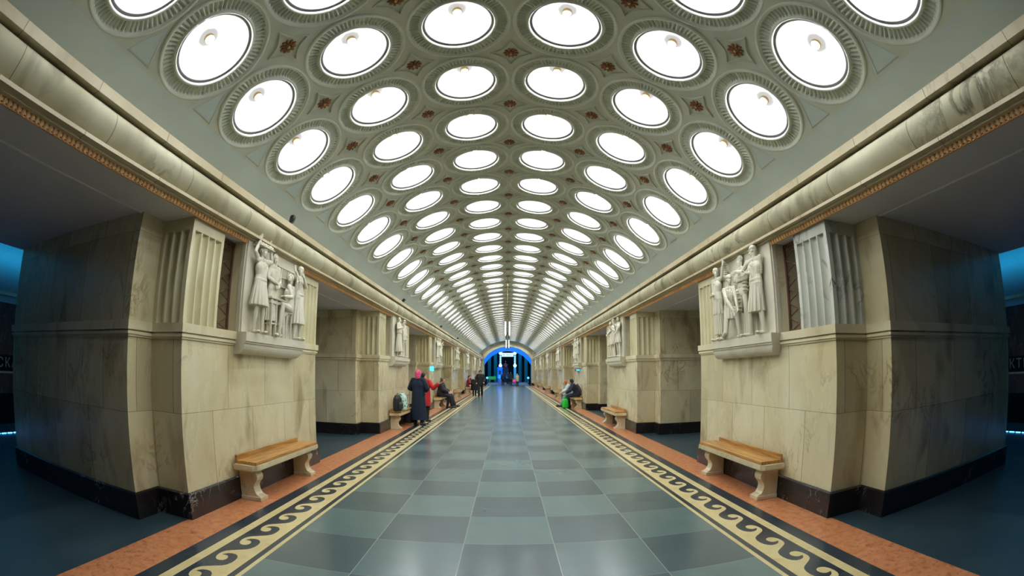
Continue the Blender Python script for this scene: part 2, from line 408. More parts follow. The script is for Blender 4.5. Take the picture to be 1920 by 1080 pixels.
# ---- vault shell with round openings
R0 = 4.869; CZ = .823; DA = .2612; Y0 = 4.147; DY = 1.30; NI = range(-2, 42)
COLA = [(-2.5+i)*DA for i in range(6)]
def vp(a, y, h=0): r = R0-h; return Vector((r*math.sin(a), y, CZ+r*math.cos(a)))
mb = MB(); mb.smooth = True
RH = .628
for i in NI:
    y = Y0+DY*i
    for a0 in COLA:
        sq = []; ci = []
        S = 32
        for k in range(S):
            t = 2*PI*k/S; c, s_ = math.cos(t), math.sin(t); m_ = max(abs(c), abs(s_))
            sq.append(vp(a0+c/m_*DA/2, y+s_/m_*DY/2)); ci.append(vp(a0+c*RH/R0, y+s_*RH))
        for k in range(S):
            k2 = (k+1) % S
            mb.face([sq[k], sq[k2], ci[k2], ci[k]])
AEDGE = .885
for s in (-1, 1):
    mb.mi = 1
    for j in range(8):
        a1 = 3*DA+(AEDGE-3*DA)*j/8; a2 = 3*DA+(AEDGE-3*DA)*(j+1)/8
        ya, yb = YB, YEND
        q = [vp(s*a1, ya), vp(s*a1, yb), vp(s*a2, yb), vp(s*a2, ya)]
        mb.face(q)
# closing strip between last row and end wall
mb.mi = 0
for j in range(24):
    a1 = -3*DA+6*DA*j/24; a2 = a1+6*DA/24; ya = Y0+DY*(NI[-1]+.5)
    mb.face([vp(a1, ya), vp(a1, YEND), vp(a2, YEND), vp(a2, ya)])
for j in range(24):
    a1 = -3*DA+6*DA*j/24; a2 = a1+6*DA/24; ya = Y0+DY*(NI[0]-.5)
    mb.face([vp(a1, YB), vp(a1, ya), vp(a2, ya), vp(a2, YB)])
tag(mb.build('ceiling', [MT['plaster'], MT['band']], weld=True), kind='structure')
# backing above the lamps (keeps the vault light-tight)
mb = MB(); mb.smooth = True
for j in range(20):
    a1 = -.95+1.9*j/20; a2 = -.95+1.9*(j+1)/20; mb.face([vp(a1, YB, -.5), vp(a1, YEND, -.5), vp(a2, YEND, -.5), vp(a2, YB, -.5)])
tag(mb.build('ceiling', MT['void'], weld=True), kind='structure')
# incised triangle panels at the vault edge
mb = MB()
for s in (-1, 1):
    for i in range(-2, 41):
        y = Y0+DY*(i+.5); A = 3*DA
        tr = [(A-.088, 0), (A-.008, .2), (A-.008, -.2)]
        for k in range(3):
            (a1, d1), (a2, d2) = tr[k], tr[(k+1) % 3]
            ca, cdd = A-.035, 0
            f = .90
            p = [vp(s*a1, y+d1, .004), vp(s*a2, y+d2, .004), vp(s*(ca+(a2-ca)*f), y+d2*f, .010), vp(s*(ca+(a1-ca)*f), y+d1*f, .010)]
            mb.face(p)
        mb.face([vp(s*(A-.035+(a_-A+.035)*.90), y+d_*.90, .003) for a_, d_ in tr])
tag(mb.build('trim_3', MT['band']), kind='structure')

# ---- entablature
for s in (-1, 1):
    side = 'left' if s < 0 else 'right'
    Z = lambda zc: zc+1.62
    # torus frieze
    mb = MB(); mb.smooth = True; pts = []
    cx, cz, rx, rz = 3.40, Z(1.853), .215, .192
    for k in range(17):
        a = math.radians(-100+200*k/16); pts.append((s*(cx-rx*math.cos(a)), cz+rz*math.sin(a)))
    mb.extrude(pts, YB, YEND); o = mb.build('trim_4', MT['frieze'], weld=True); tag(o, kind='structure')
    mb = MB()
    x0, x1 = 3.225, 3.95
    mb.extrude([(s*x0, Z(2.046)), (s*x0, Z(2.138)), (s*x1, Z(2.138)), (s*x1, Z(2.046))], YB, YEND, close=True)
    mb.extrude([(s*3.175, Z(1.632)), (s*3.175, Z(1.664)), (s*3.9, Z(1.664)), (s*3.9, Z(1.632))], YB, YEND, close=True)
    mb.extrude([(s*3.24, Z(1.61)), (s*3.24, Z(1.632)), (s*3.9, Z(1.632)), (s*3.9, Z(1.61))], YB, YEND, close=True)
    mb.extrude([(s*3.88, 3.4), (s*3.88, 4.7), (s*4.2, 4.7), (s*4.2, 3.4)], YB, YEND, close=True)
    o = mb.build('trim_5', MT['fascia']); tag(o, kind='structure')
    # ribbed orange soffit band
    mb = MB(); mb.mi = 1
    mb.extrude([(s*3.312, 3.186), (s*3.287, 3.264), (s*3.34, 3.28), (s*3.34, 3.199)], YB, YEND, close=True)
    mb.mi = 0
    a_, b_ = Vector((s*3.309, 0, 3.187)), Vector((s*3.284, 0, 3.264)); nrm = Vector((-s*.97, 0, -.24)).normalized()
    y = YB
    while y < YEND-.06:
        q0 = [a_, b_]
        for (ya, yb, h0) in ((y, y+.044, .014),):
            cs = [(ya, 0), (ya+.006, h0*.8), (ya+.016, h0), (yb-.016, h0), (yb-.006, h0*.8), (yb, 0)]
            lo = [a_+Vector((0, yy_, 0))+nrm*hh_ for yy_, hh_ in cs]; hi = [b_+Vector((0, yy_, 0))+nrm*hh_ for yy_, hh_ in cs]
            for k in range(5): mb.face([lo[k], hi[k], hi[k+1], lo[k+1]])
            mb.face(lo); mb.face(hi)
        y += .058
    mb.box(min(s*3.304, s*3.325), max(s*3.304, s*3.325), YB, YEND, 3.180, 3.188)
    o = mb.build('trim_6', [MT['orange_rib'], MT['rib_gap']]); tag(o, kind='structure')

# ---- end wall with arch
mb = MB()
AR = 3.02; AZ = 3.36; APX = 4.96
def seg(t, w_, z0, h_):
    """point on a segmental arch of half span w_, springing z0, rise h_ (t from 0 at right to pi at left)"""
    Rr = (w_*w_+h_*h_)/(2*h_); am = math.asin(min(1, w_/Rr)); a = am*(1-2*t/PI)
    return (Rr*math.sin(a), z0+h_-Rr+Rr*math.cos(a))
def archpt(t, w_=AR, h_=APX-AZ): return seg(t, w_, AZ, h_)
def backarch(t): return seg(t, 3.05, 2.68, 1.80)
n = 24
prevs = None
for k in range(n):
    t0, t1 = PI*k/n, PI*(k+1)/n
    (xa, za), (xb, zb) = archpt(t0), archpt(t1)
    mb.face([(xa, YEND, za), (xb, YEND, zb), (xb*1.0, YEND, 6.4), (xa*1.0, YEND, 6.4)], [(xa, za), (xb, zb), (xb, 6.4), (xa, 6.4)])
    mb.face([(xa, YEND, za), (xa, YEND+.5, za), (xb, YEND+.5, zb), (xb, YEND, zb)])
for s in (-1, 1):
    mb.face([(s*AR, YEND, 0), (s*15.6, YEND, 0), (s*15.6, YEND, 6.4), (s*AR, YEND, 6.4)] if s > 0 else [(-15.6, YEND, 0), (-AR, YEND, 0), (-AR, YEND, 6.4), (-15.6, YEND, 6.4)], [(0, .01), (4, .01), (4, 2), (0, 2)])
    mb.face([(s*AR, YEND, 0), (s*AR, YEND+.5, 0), (s*AR, YEND+.5, AZ), (s*AR, YEND, AZ)])
mb.mi = 1
for k in range(n):   # archivolt moulding
    t0, t1 = PI*k/n, PI*(k+1)/n
    for w0, w1, d in ((0, .18, .05), (.18, .42, .03)):
        pa, pb = archpt(t0, AR+w0, APX-AZ+w0), archpt(t1, AR+w0, APX-AZ+w0); pc, pd = archpt(t1, AR+w1, APX-AZ+w1), archpt(t0, AR+w1, APX-AZ+w1)
        mb.face([(pa[0], YEND-d, pa[1]), (pb[0], YEND-d, pb[1]), (pc[0], YEND-d, pc[1]), (pd[0], YEND-d, pd[1])])
        mb.face([(pd[0], YEND-d, pd[1]), (pc[0], YEND-d, pc[1]), (pc[0], YEND, pc[1]), (pd[0], YEND, pd[1])])
tag(mb.build('wall_end', [MT['wall'], MT['ledge']]), kind='structure')
mb = MB()
for s in (-1, 1): mb.box(min(s*AR, s*3.9), max(s*AR, s*3.9), YEND-.05, YEND, 0, .32)
tag(mb.build('baseboard_end', MT['black']), kind='structure')
# blue arch ring and hall beyond
mb = MB(); mb.mi = 0; Ya, Yb = YEND+.5, YEND+2.4
for k in range(n):
    t0, t1 = PI*k/n, PI*(k+1)/n
    pa, pb = archpt(t0), archpt(t1); pc, pd = backarch(t1), backarch(t0)
    mb.face([(pa[0], Ya, pa[1]), (pb[0], Ya, pb[1]), (pc[0], Yb, pc[1]), (pd[0], Yb, pd[1])])
mb.mi = 1
for s in (-1, 1):
    mb.face([(s*AR, Ya, 0), (s*3.05, Yb, 0), (s*3.05, Yb, 2.68), (s*AR, Ya, AZ)])
    mb.face([(s*3.05, Yb, 0), (s*(AR+2), Yb, 0), (s*(AR+2), Yb, 6), (s*3.05, Yb, 2.68)])
    mb.face([(s*4.6, Yb, 0), (s*4.6, YEND+14, 0), (s*4.6, YEND+14, 6), (s*4.6, Yb, 6)])
for k in range(n):
    t0, t1 = PI*k/n, PI*(k+1)/n
    pc, pd = backarch(t1), backarch(t0)
    mb.face([(pd[0], Yb, pd[1]), (pc[0], Yb, pc[1]), (pc[0]*1.6, Yb, 6.2), (pd[0]*1.6, Yb, 6.2)])
mb.mi = 2
mb.face([(-4.6, YEND+13.9, 0), (4.6, YEND+13.9, 0), (4.6, YEND+13.9, 6.2), (-4.6, YEND+13.9, 6.2)])
mb.face([(-4.6, Yb, 6), (4.6, Yb, 6), (4.6, YEND+14, 6), (-4.6, YEND+14, 6)])
tag(mb.build('wall_escalator_hall', [MT['blue_lit'], plain('teal_hall_paint', lin((60, 120, 130)), .6), plain('dark_hall_back', lin((22, 36, 40)), .7)]), kind='structure')
mb = MB()
mb.box(-2.75, 2.75, YEND+1.2, YEND+9, 0, .14); mb.box(-2.6, 2.6, YEND+1.6, YEND+9, .14, .28)
tag(mb.build('steps', plain('step_stone', lin((120, 150, 180)), .4)), 'two wide shallow steps under the blue arch at the far end', 'steps')
# back closing wall behind the camera
mb = MB(); mb.box(-15.6, 15.6, YB-.2, YB, -1.1, 6.4); tag(mb.build('wall_back', MT['granite']), kind='structure')

# ================================================================== CEILING LAMPS
def lamp_meshes():
    """local frame: -z towards the room, origin at the ring plane"""
    NF = 68; S = NF*6
    prof = [(.634, .075), (.637, .0), (.636, -.012), (.628, -.026), (.612, -.031), (.599, -.024), (.592, -.008), (.584, -.004), (.572, -.003), (.530, .000), (.482, .002), (.462, .002)]
    def fn(i, r, z, a):
        if 8 <= i <= 10:
            t = (a*NF/(2*PI)) % 1
            z += .034 if .3 < t < .8 else (.008 if .1 < t else 0)
        return r, z
    A = MB(); A.lathe(prof, S, None, None, fn)
    for f in A.bm.faces:
        r_ = math.hypot(*f.calc_center_median().xy)
        if .462 < r_ < .59: f.smooth = False
    ring = A.build('plaster_ring', MT['plaster_rib'])
    A = MB(); A.lathe([(.464, .012), (.460, -.010), (.450, -.026), (.438, -.025), (.428, -.010), (.424, .02)], 64); rim = A.build('rim', MT['rim'])
    A = MB(); A.lathe([(.426, .004), (.410, .014), (.400, .016), (.396, .026)], 64); gap = A.build('inner_rim', plain('grey_inner_rim', lin((120, 124, 120)), .5))
    D = .30; BR = .397; Rb = (BR**2+D*D)/(2*D); am = math.asin(BR/Rb)
    prof = [(BR if k == 0 else Rb*math.sin(am*(1-k/10)), D-(Rb-Rb*math.cos(am*(1-k/10)))) for k in range(11)]
    A = MB(); A.lathe([(r, z+.018) for r, z in prof], 40); bowl = A.build('bowl', MT['bowl'])
    A = MB(); A.lathe([(.02, .305), (.05, .298), (.060, .28), (.062, .242), (.052, .232), (.046, .238), (.044, .26), (0, .265)], 20); hold = A.build('bulb_holder', MT['brass'])
    A = MB(); A.ell((0, 0, .208), (.033, .033, .036), seg=10, rings=6); bulb = A.build('bulb', MT['bulb'])
    # distant version in one mesh
    A = MB(); A.mi = 0
    A.lathe([(.634, .075), (.637, .0), (.622, -.030), (.598, -.02), (.580, .006), (.464, .008)], 40)
    A.mi = 1; A.lathe([(.464, .012), (.452, -.020), (.436, -.018), (.424, .004)], 32)
    A.mi = 3; A.lathe([(.424, .002), (.397, .004)], 32)
    A.mi = 2; A.lathe(prof[::2], 24)
    A.mi = 4; A.ell((0, 0, .208), (.033, .033, .036), seg=8, rings=4)
    far = A.build('far', [MT['plaster_rib'], MT['rim'], MT['bowl'], bpy.data.materials['grey_inner_rim'], MT['bulb']])
    return [ring, rim, gap, bowl, hold, bulb], far
parts, far = lamp_meshes()
COLN = ['outermost on the left', 'second from the left', 'just left of the middle', 'just right of the middle', 'second from the right', 'outermost on the right']
def lamp_m(a0, y): # orientation: local z outward from the vault axis
    m = Matrix.Rotation(a0, 4, 'Y'); m.translation = vp(a0, y, .012); return m
for i in NI:
    y = Y0+DY*i; row = i+2
    for c, a0 in enumerate(COLA):
        if row >= 1: lab = 'round domed ceiling lamp, %s row from the camera, %s' % (ordn(row), COLN[c])
        else: lab = 'round domed ceiling lamp above the photographer, %s row back, %s' % (ordn(1-row), COLN[c])
        if i < 14:
            e = bpy.data.objects.new('ceiling_lamp', None); C.objects.link(e); e.empty_display_size = .2
            for p in parts:
                q = p.copy(); C.objects.link(q); q.parent = e
        else:
            e = far.copy(); e.name = 'ceiling_lamp'; C.objects.link(e)
        e.matrix_world = lamp_m(a0, y); e.matrix_basis = lamp_m(a0, y)
        tag(e, lab, 'ceiling lamp', 'domed lamps of the vault')
for p in parts+[far]: bpy.data.objects.remove(p)
# ---- bronze rosettes in diamond coffers
def rosette_parts():
    A = MB()
    # diamond frame (concave sided)
    def dia(r, n=10):
        out = []
        for q in range(4):
            a0 = q*PI/2
            p0 = Vector((math.cos(a0), math.sin(a0)))*r; p1 = Vector((math.cos(a0+PI/2), math.sin(a0+PI/2)))*r
            for k in range(n):
                t = k/n; p = p0.lerp(p1, t); p *= 1-.24*math.sin(PI*t); out.append(p)
        return out
    lv = [(dia(.275), .0), (dia(.262), -.022), (dia(.240), -.022), (dia(.222), .008), (dia(.212), .022)]
    for (a, za), (b, zb) in zip(lv, lv[1:]):
        for k in range(len(a)):
            k2 = (k+1) % len(a); A.face([(*a[k], za), (*a[k2], za), (*b[k2], zb), (*b[k], zb)])
    a = lv[-1][0]; A.face([(*p, .022) for p in a])
    fr = A.build('diamond_frame', MT['plaster'])
    A = MB(); np_ = 10
    for k in range(np_):
        t = 2*PI*k/np_; A.ell((.068*math.cos(t), .068*math.sin(t), -.004), (.036, .020, .018), (0, 0, t), seg=8, rings=5)
    for k in range(np_):
        t = 2*PI*(k+.5)/np_; A.ell((.040*math.cos(t), .040*math.sin(t), -.014), (.020, .011, .014), (0, 0, t), seg=6, rings=4)
    pet = A.build('petals', MT['bronze'])
    A = MB(); A.ell((0, 0, -.026), (.021, .021, .018), seg=12, rings=6); cen = A.build('rosette_centre', MT['brass'])
    A = MB(); A.mi = 0
    d = dia(.27, 4); e = dia(.215, 4)
    for k in range(len(d)):
        k2 = (k+1) % len(d); A.face([(*d[k], -.006), (*d[k2], -.006), (*e[k2], .01), (*e[k], .01)])
    A.face([(*p, .01) for p in e]); A.mi = 1; A.lathe([(.10, .01), (.085, -.016), (.035, -.012), (.024, -.028), (0, -.028)], 10)
    fa = A.build('far', [MT['plaster'], MT['bronze']])
    return [fr, pet, cen], fa
rp, rf = rosette_parts()
GAPN = ['between the two leftmost lamp lines', 'left of the middle', 'on the crown of the vault', 'right of the middle', 'between the two rightmost lamp lines']
for i in range(-2, 41):
    y = Y0+DY*(i+.5); row = i+2
    for c in range(5):
        a0 = (c-2)*DA
        if i < 14:
            e = bpy.data.objects.new('ceiling_rosette', None); C.objects.link(e); e.empty_display_size = .1
            for p in rp:
                q = p.copy(); C.objects.link(q); q.parent = e
        else:
            e = rf.copy(); e.name = 'ceiling_rosette'; C.objects.link(e)
        m = Matrix.Rotation(a0, 4, 'Y'); m.translation = vp(a0, y, .004); e.matrix_basis = m
        if row >= 1: lab = 'bronze flower rosette behind the %s lamp row, %s' % (ordn(row), GAPN[c])
        else: lab = 'bronze flower rosette above the photographer, %s row back, %s' % (ordn(1-row), GAPN[c])
        tag(e, lab, 'ceiling rosette', 'bronze rosettes of the vault')
for p in rp+[rf]: bpy.data.objects.remove(p)

# ================================================================== PIERS
B0 = 3.79; PITCH = 7.86; LEN = 3.72; NP = 7
FX, SX, PX, PX2 = 3.36, 3.87, 7.30, 7.84       # nave face, step, wide part, platform face
def offs(poly, d):
    """offset a counter-clockwise rectilinear polygon outwards"""
    n = len(poly); out = []
    for i in range(n):
        p0, p, p1 = Vector(poly[i-1]), Vector(poly[i]), Vector(poly[(i+1) % n])
        a = (p-p0).normalized(); b = (p1-p).normalized()
        na = Vector((a.y, -a.x)); nb = Vector((b.y, -b.x)); out.append(tuple(p+na*d+nb*d))
    return out
def fluted(mb, p0, p1, z0, z1, nf, edge, depth):
    """fluted wall face from p0 to p1 (plan), outward normal on the right of p0->p1"""
    p0, p1 = Vector(p0), Vector(p1); d = p1-p0; Lh = d.length; d /= Lh; nrm = Vector((d.y, -d.x))
    wf = (Lh-2*edge)/nf; pts = [p0]
    for k in range(nf):
        for j in range(9):
            t = j/8; u = edge+wf*k+wf*(.06+.88*t); dp = depth*math.sin(PI*t)**.8
            pts.append(p0+d*u-nrm*dp)
    pts.append(p1)
    for a, b in zip(pts, pts[1:]):
        mb.face([(a.x, a.y, z0), (b.x, b.y, z0), (b.x, b.y, z1), (a.x, a.y, z1)])
    # closing shelf at top and bottom
    for z in (z0, z1):
        for k in range(nf):
            q = pts[1+9*k:1+9*(k+1)]; mb.face([(p.x, p.y, z) for p in q])
def make_pier(kind='plain'):
    """local frame: nave face towards -y... built for the left side (nave face at x=-FX, pier extends to -x), y from 0"""
    root = bpy.data.objects.new('marble_pier', None); C.objects.link(root)
    L = LEN; st = .41
    poly = [(-FX, 0), (-FX, L), (-SX, L), (-SX, L+st), (-PX, L+st), (-PX, -st), (-SX, -st), (-SX, 0)]
    o_ = Vector((-5.6, L/2))
    def loc(p): return [(a-o_.x, b-o_.y) for a, b in p]
    P0 = loc(poly)
    mb = MB(); mb.prism(offs(P0, .035), 0, .275); 
    a = offs(P0, .035); b = offs(P0, .015)
    for i in range(len(a)):
        j = (i+1) % len(a); mb.face([(*a[i], .275), (*a[j], .275), (*b[j], .29), (*b[i], .29)])
    mb.build('plinth', MT['black'], root)
    mb = MB(); mb.prism(P0, .285, 1.90, rows=[1.127]); mb.build('lower_shaft', MT['wall'], root)
    mb = MB(); mb.prism(offs(P0, .04), 1.965, 2.06, capb=True); mb.prism(offs(P0, .012), 1.948, 1.966, capb=True)
    mb.prism(offs(P0, .03), 1.918, 1.948, capb=True); mb.prism(offs(P0, .015), 1.895, 1.918, capb=True)
    mb.build('ledge', MT['ledge'], root)
    # upper block
    wide = loc([(-SX, -st), (-SX, L+st), (-PX, L+st), (-PX, -st)])
    mb = MB(); mb.prism(wide, 2.06, 3.198, rows=[3.0], capt=False)
    mb.build('upper_shaft', MT['wall'], root)
    # nave side blocks
    fl = MT['grey_flute'] if kind == 'grey' else MT['flute']
    bw = .66
    for nm, y0, y1, m_ in (('fluted_pilaster', 0, bw, fl), ('fluted_pilaster', L-bw-.02, L, MT['flute'])):
        mb = MB(); zt = 3.06
        q = loc([(-FX, y0), (-FX, y1), (-SX+.0, y1), (-SX, y0)])
        fluted(mb, q[0], q[1], 2.06, zt, 4, .045, .055)          # nave face
        if y0 == 0: fluted(mb, q[3], q[0], 2.06, zt, 3, .05, .05); mb.face([(*q[1], 2.06), (*q[2], 2.06), (*q[2], zt), (*q[1], zt)])
        else: fluted(mb, q[1], q[2], 2.06, zt, 3, .05, .05); mb.face([(*q[3], 2.06), (*q[0], 2.06), (*q[0], zt), (*q[3], zt)])
        mb.prism(q, zt, 3.195)
        mb.build(nm, m_, root)
    # niches with grilles each side of the relief panel
    y1, y2 = 1.10, L-.92
    mb = MB(); q = loc([(-FX+.0, y1), (-FX, y2), (-SX, y2), (-SX, y1)]); mb.prism(q, 2.06, 3.198); mb.build('relief_backing', MT['ledge'], root)
    for ya, yb in ((bw, y1), (y2, L-bw-.02)):
        g = MB(); xg = -FX-.14-o_.x
        w_ = yb-ya; za, zb = 2.06, 3.18
        g.box(xg-.012, xg+.012, ya-o_.y, ya-o_.y+.03, za, zb); g.box(xg-.012, xg+.012, yb-o_.y-.03, yb-o_.y, za, zb)
        g.box(xg-.012, xg+.012, ya-o_.y, yb-o_.y, zb-.04, zb); g.box(xg-.012, xg+.012, ya-o_.y, yb-o_.y, za, za+.04)
        nn = 6; hh = (zb-za)/nn
        for k in range(nn):
            z = za+hh*k
            g.tube((xg, ya-o_.y, z), (xg, yb-o_.y, z+hh), .008, seg=6); g.tube((xg, yb-o_.y, z), (xg, ya-o_.y, z+hh), .008, seg=6)
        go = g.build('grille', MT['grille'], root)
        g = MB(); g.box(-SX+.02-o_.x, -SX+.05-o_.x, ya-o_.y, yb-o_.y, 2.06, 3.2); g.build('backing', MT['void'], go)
    return root, o_
proto = {}
p_, o_ = make_pier(); proto['plain'] = p_
p_, o_ = make_pier('grey'); proto['grey'] = p_
index_kids()
DIST = ['nearest', 'second', 'third', 'fourth', 'fifth', 'sixth', 'farthest']
PIERY = [B0+PITCH*k for k in range(NP)]
for k in range(NP):
    for s in (-1, 1):
        src = proto['grey' if (k == 0 and s > 0) else 'plain']
        if s < 0:
            if k == 0: o = src
            else: o = copy_tree(src)
            o.location = (o_.x, PIERY[k]+LEN/2, 0); o.rotation_euler = (0, 0, 0)
        else:
            # the right-hand piers are the same pier mirrored across the nave
            o = src if k == 0 else copy_tree(src)
            o.location = (-o_.x, PIERY[k]+LEN/2, 0); o.scale = (-1, 1, 1)
        look = 'with dark diagonal veins across its fluted corner' if (k == 0 and s > 0) else 'carrying a carved relief towards the nave'
        lab = '%s cream marble pier on the %s, %s' % (DIST[k], 'left' if s < 0 else 'right', look)
        tag(o, lab, 'pier', 'marble piers along the nave')

# ================================================================== BENCHES
def make_bench():
    """origin at floor, middle of the bench, wall side at -x (left-hand side bench)"""
    root = bpy.data.objects.new('stone_bench', None); C.objects.link(root)
    # wall plane at x=0, front towards +x
    L2 = 1.01
    mb = MB()
    def rr(x1, zz0, zz1, ch=.05, ex=0):
        p = [(0.0, -L2-ex), (x1+ex-ch, -L2-ex), (x1+ex, -L2-ex+ch), (x1+ex, L2+ex-ch), (x1+ex-ch, L2+ex), (0.0, L2+ex)]
        mb.prism(p, zz0, zz1, capb=True)
    rr(.33, .385, .405, ex=-.02); rr(.345, .405, .465); 
    mb.build('stone_slab', MT['bench'], root)
    for yy in (-.88, .72):
        mb = MB()
        prof = []   # front volute profile (x,z)
        cur = [(.0, .0), (.30, .0), (.30, .05), (.27, .062), (.245, .075), (.225, .10), (.21, .135), (.205, .17), (.215, .205), (.24, .235), (.262, .262), (.272, .295), (.268, .325), (.25, .348), (.235, .36), (.25, .372), (.25, .386), (.0, .386)]
        ya, yb = yy, yy+.16
        mb.face([(x, ya, z) for x, z in cur]); mb.face([(x, yb, z) for x, z in reversed(cur)])
        for (xa, za), (xb, zb) in zip(cur, cur[1:]): mb.face([(xa, ya, za), (xa, yb, za), (xb, yb, zb), (xb, ya, zb)])
        mb.box(.0, .31, ya-.018, yb+.018, 0, .05, .006); mb.box(.0, .262, ya-.01, yb+.01, .36, .386)
        mb.build('leg', MT['bench'], root)
    mb = MB()
    for k in range(4): mb.box(.035+k*.074, .035+k*.074+.0725, -.965, .965, .466, .506, .004)
    mb.build('seat_slats', MT['wood'], root)
    mb = MB(); mb.box(.005, .035, -.965, .86, .466, .572, .004); mb.build('back_rail', MT['wood'], root)
    return root
MT['bench'] = marble('bench_marble', lin((218, 206, 172)), lin((196, 180, 140)), lin((130, 100, 62)), .6, .35, specks=False, scale=2.5)
bp_ = make_bench(); index_kids()
first = True
for k in range(NP):
    for s in (-1, 1):
        o = bp_ if first else copy_tree(bp_); first = False
        o.location = (s*(FX-.042), PIERY[k]+1.94, 0); 
        if s < 0: o.rotation_euler = (0, 0, 0)
        else: o.scale = (-1, 1, 1)
        extra = {(-1, 0): 'empty, in front of the nearest pier', (1, 0): 'empty, in front of the nearest pier', (-1, 1): 'carrying a black backpack', (1, 1): 'empty, at the second pier',
                 (-1, 2): 'with people in black coats sitting', (1, 2): 'with two people bent over sitting', (-1, 4): 'with a person in dark red', (1, 3): 'empty, behind the two bent people'}.get((s, k), 'empty, at the %s pier' % DIST[k])
        tag(o, 'stone bench with oak seat on the %s side, %s' % ('left' if s < 0 else 'right', extra), 'bench', 'stone and oak benches at the piers')
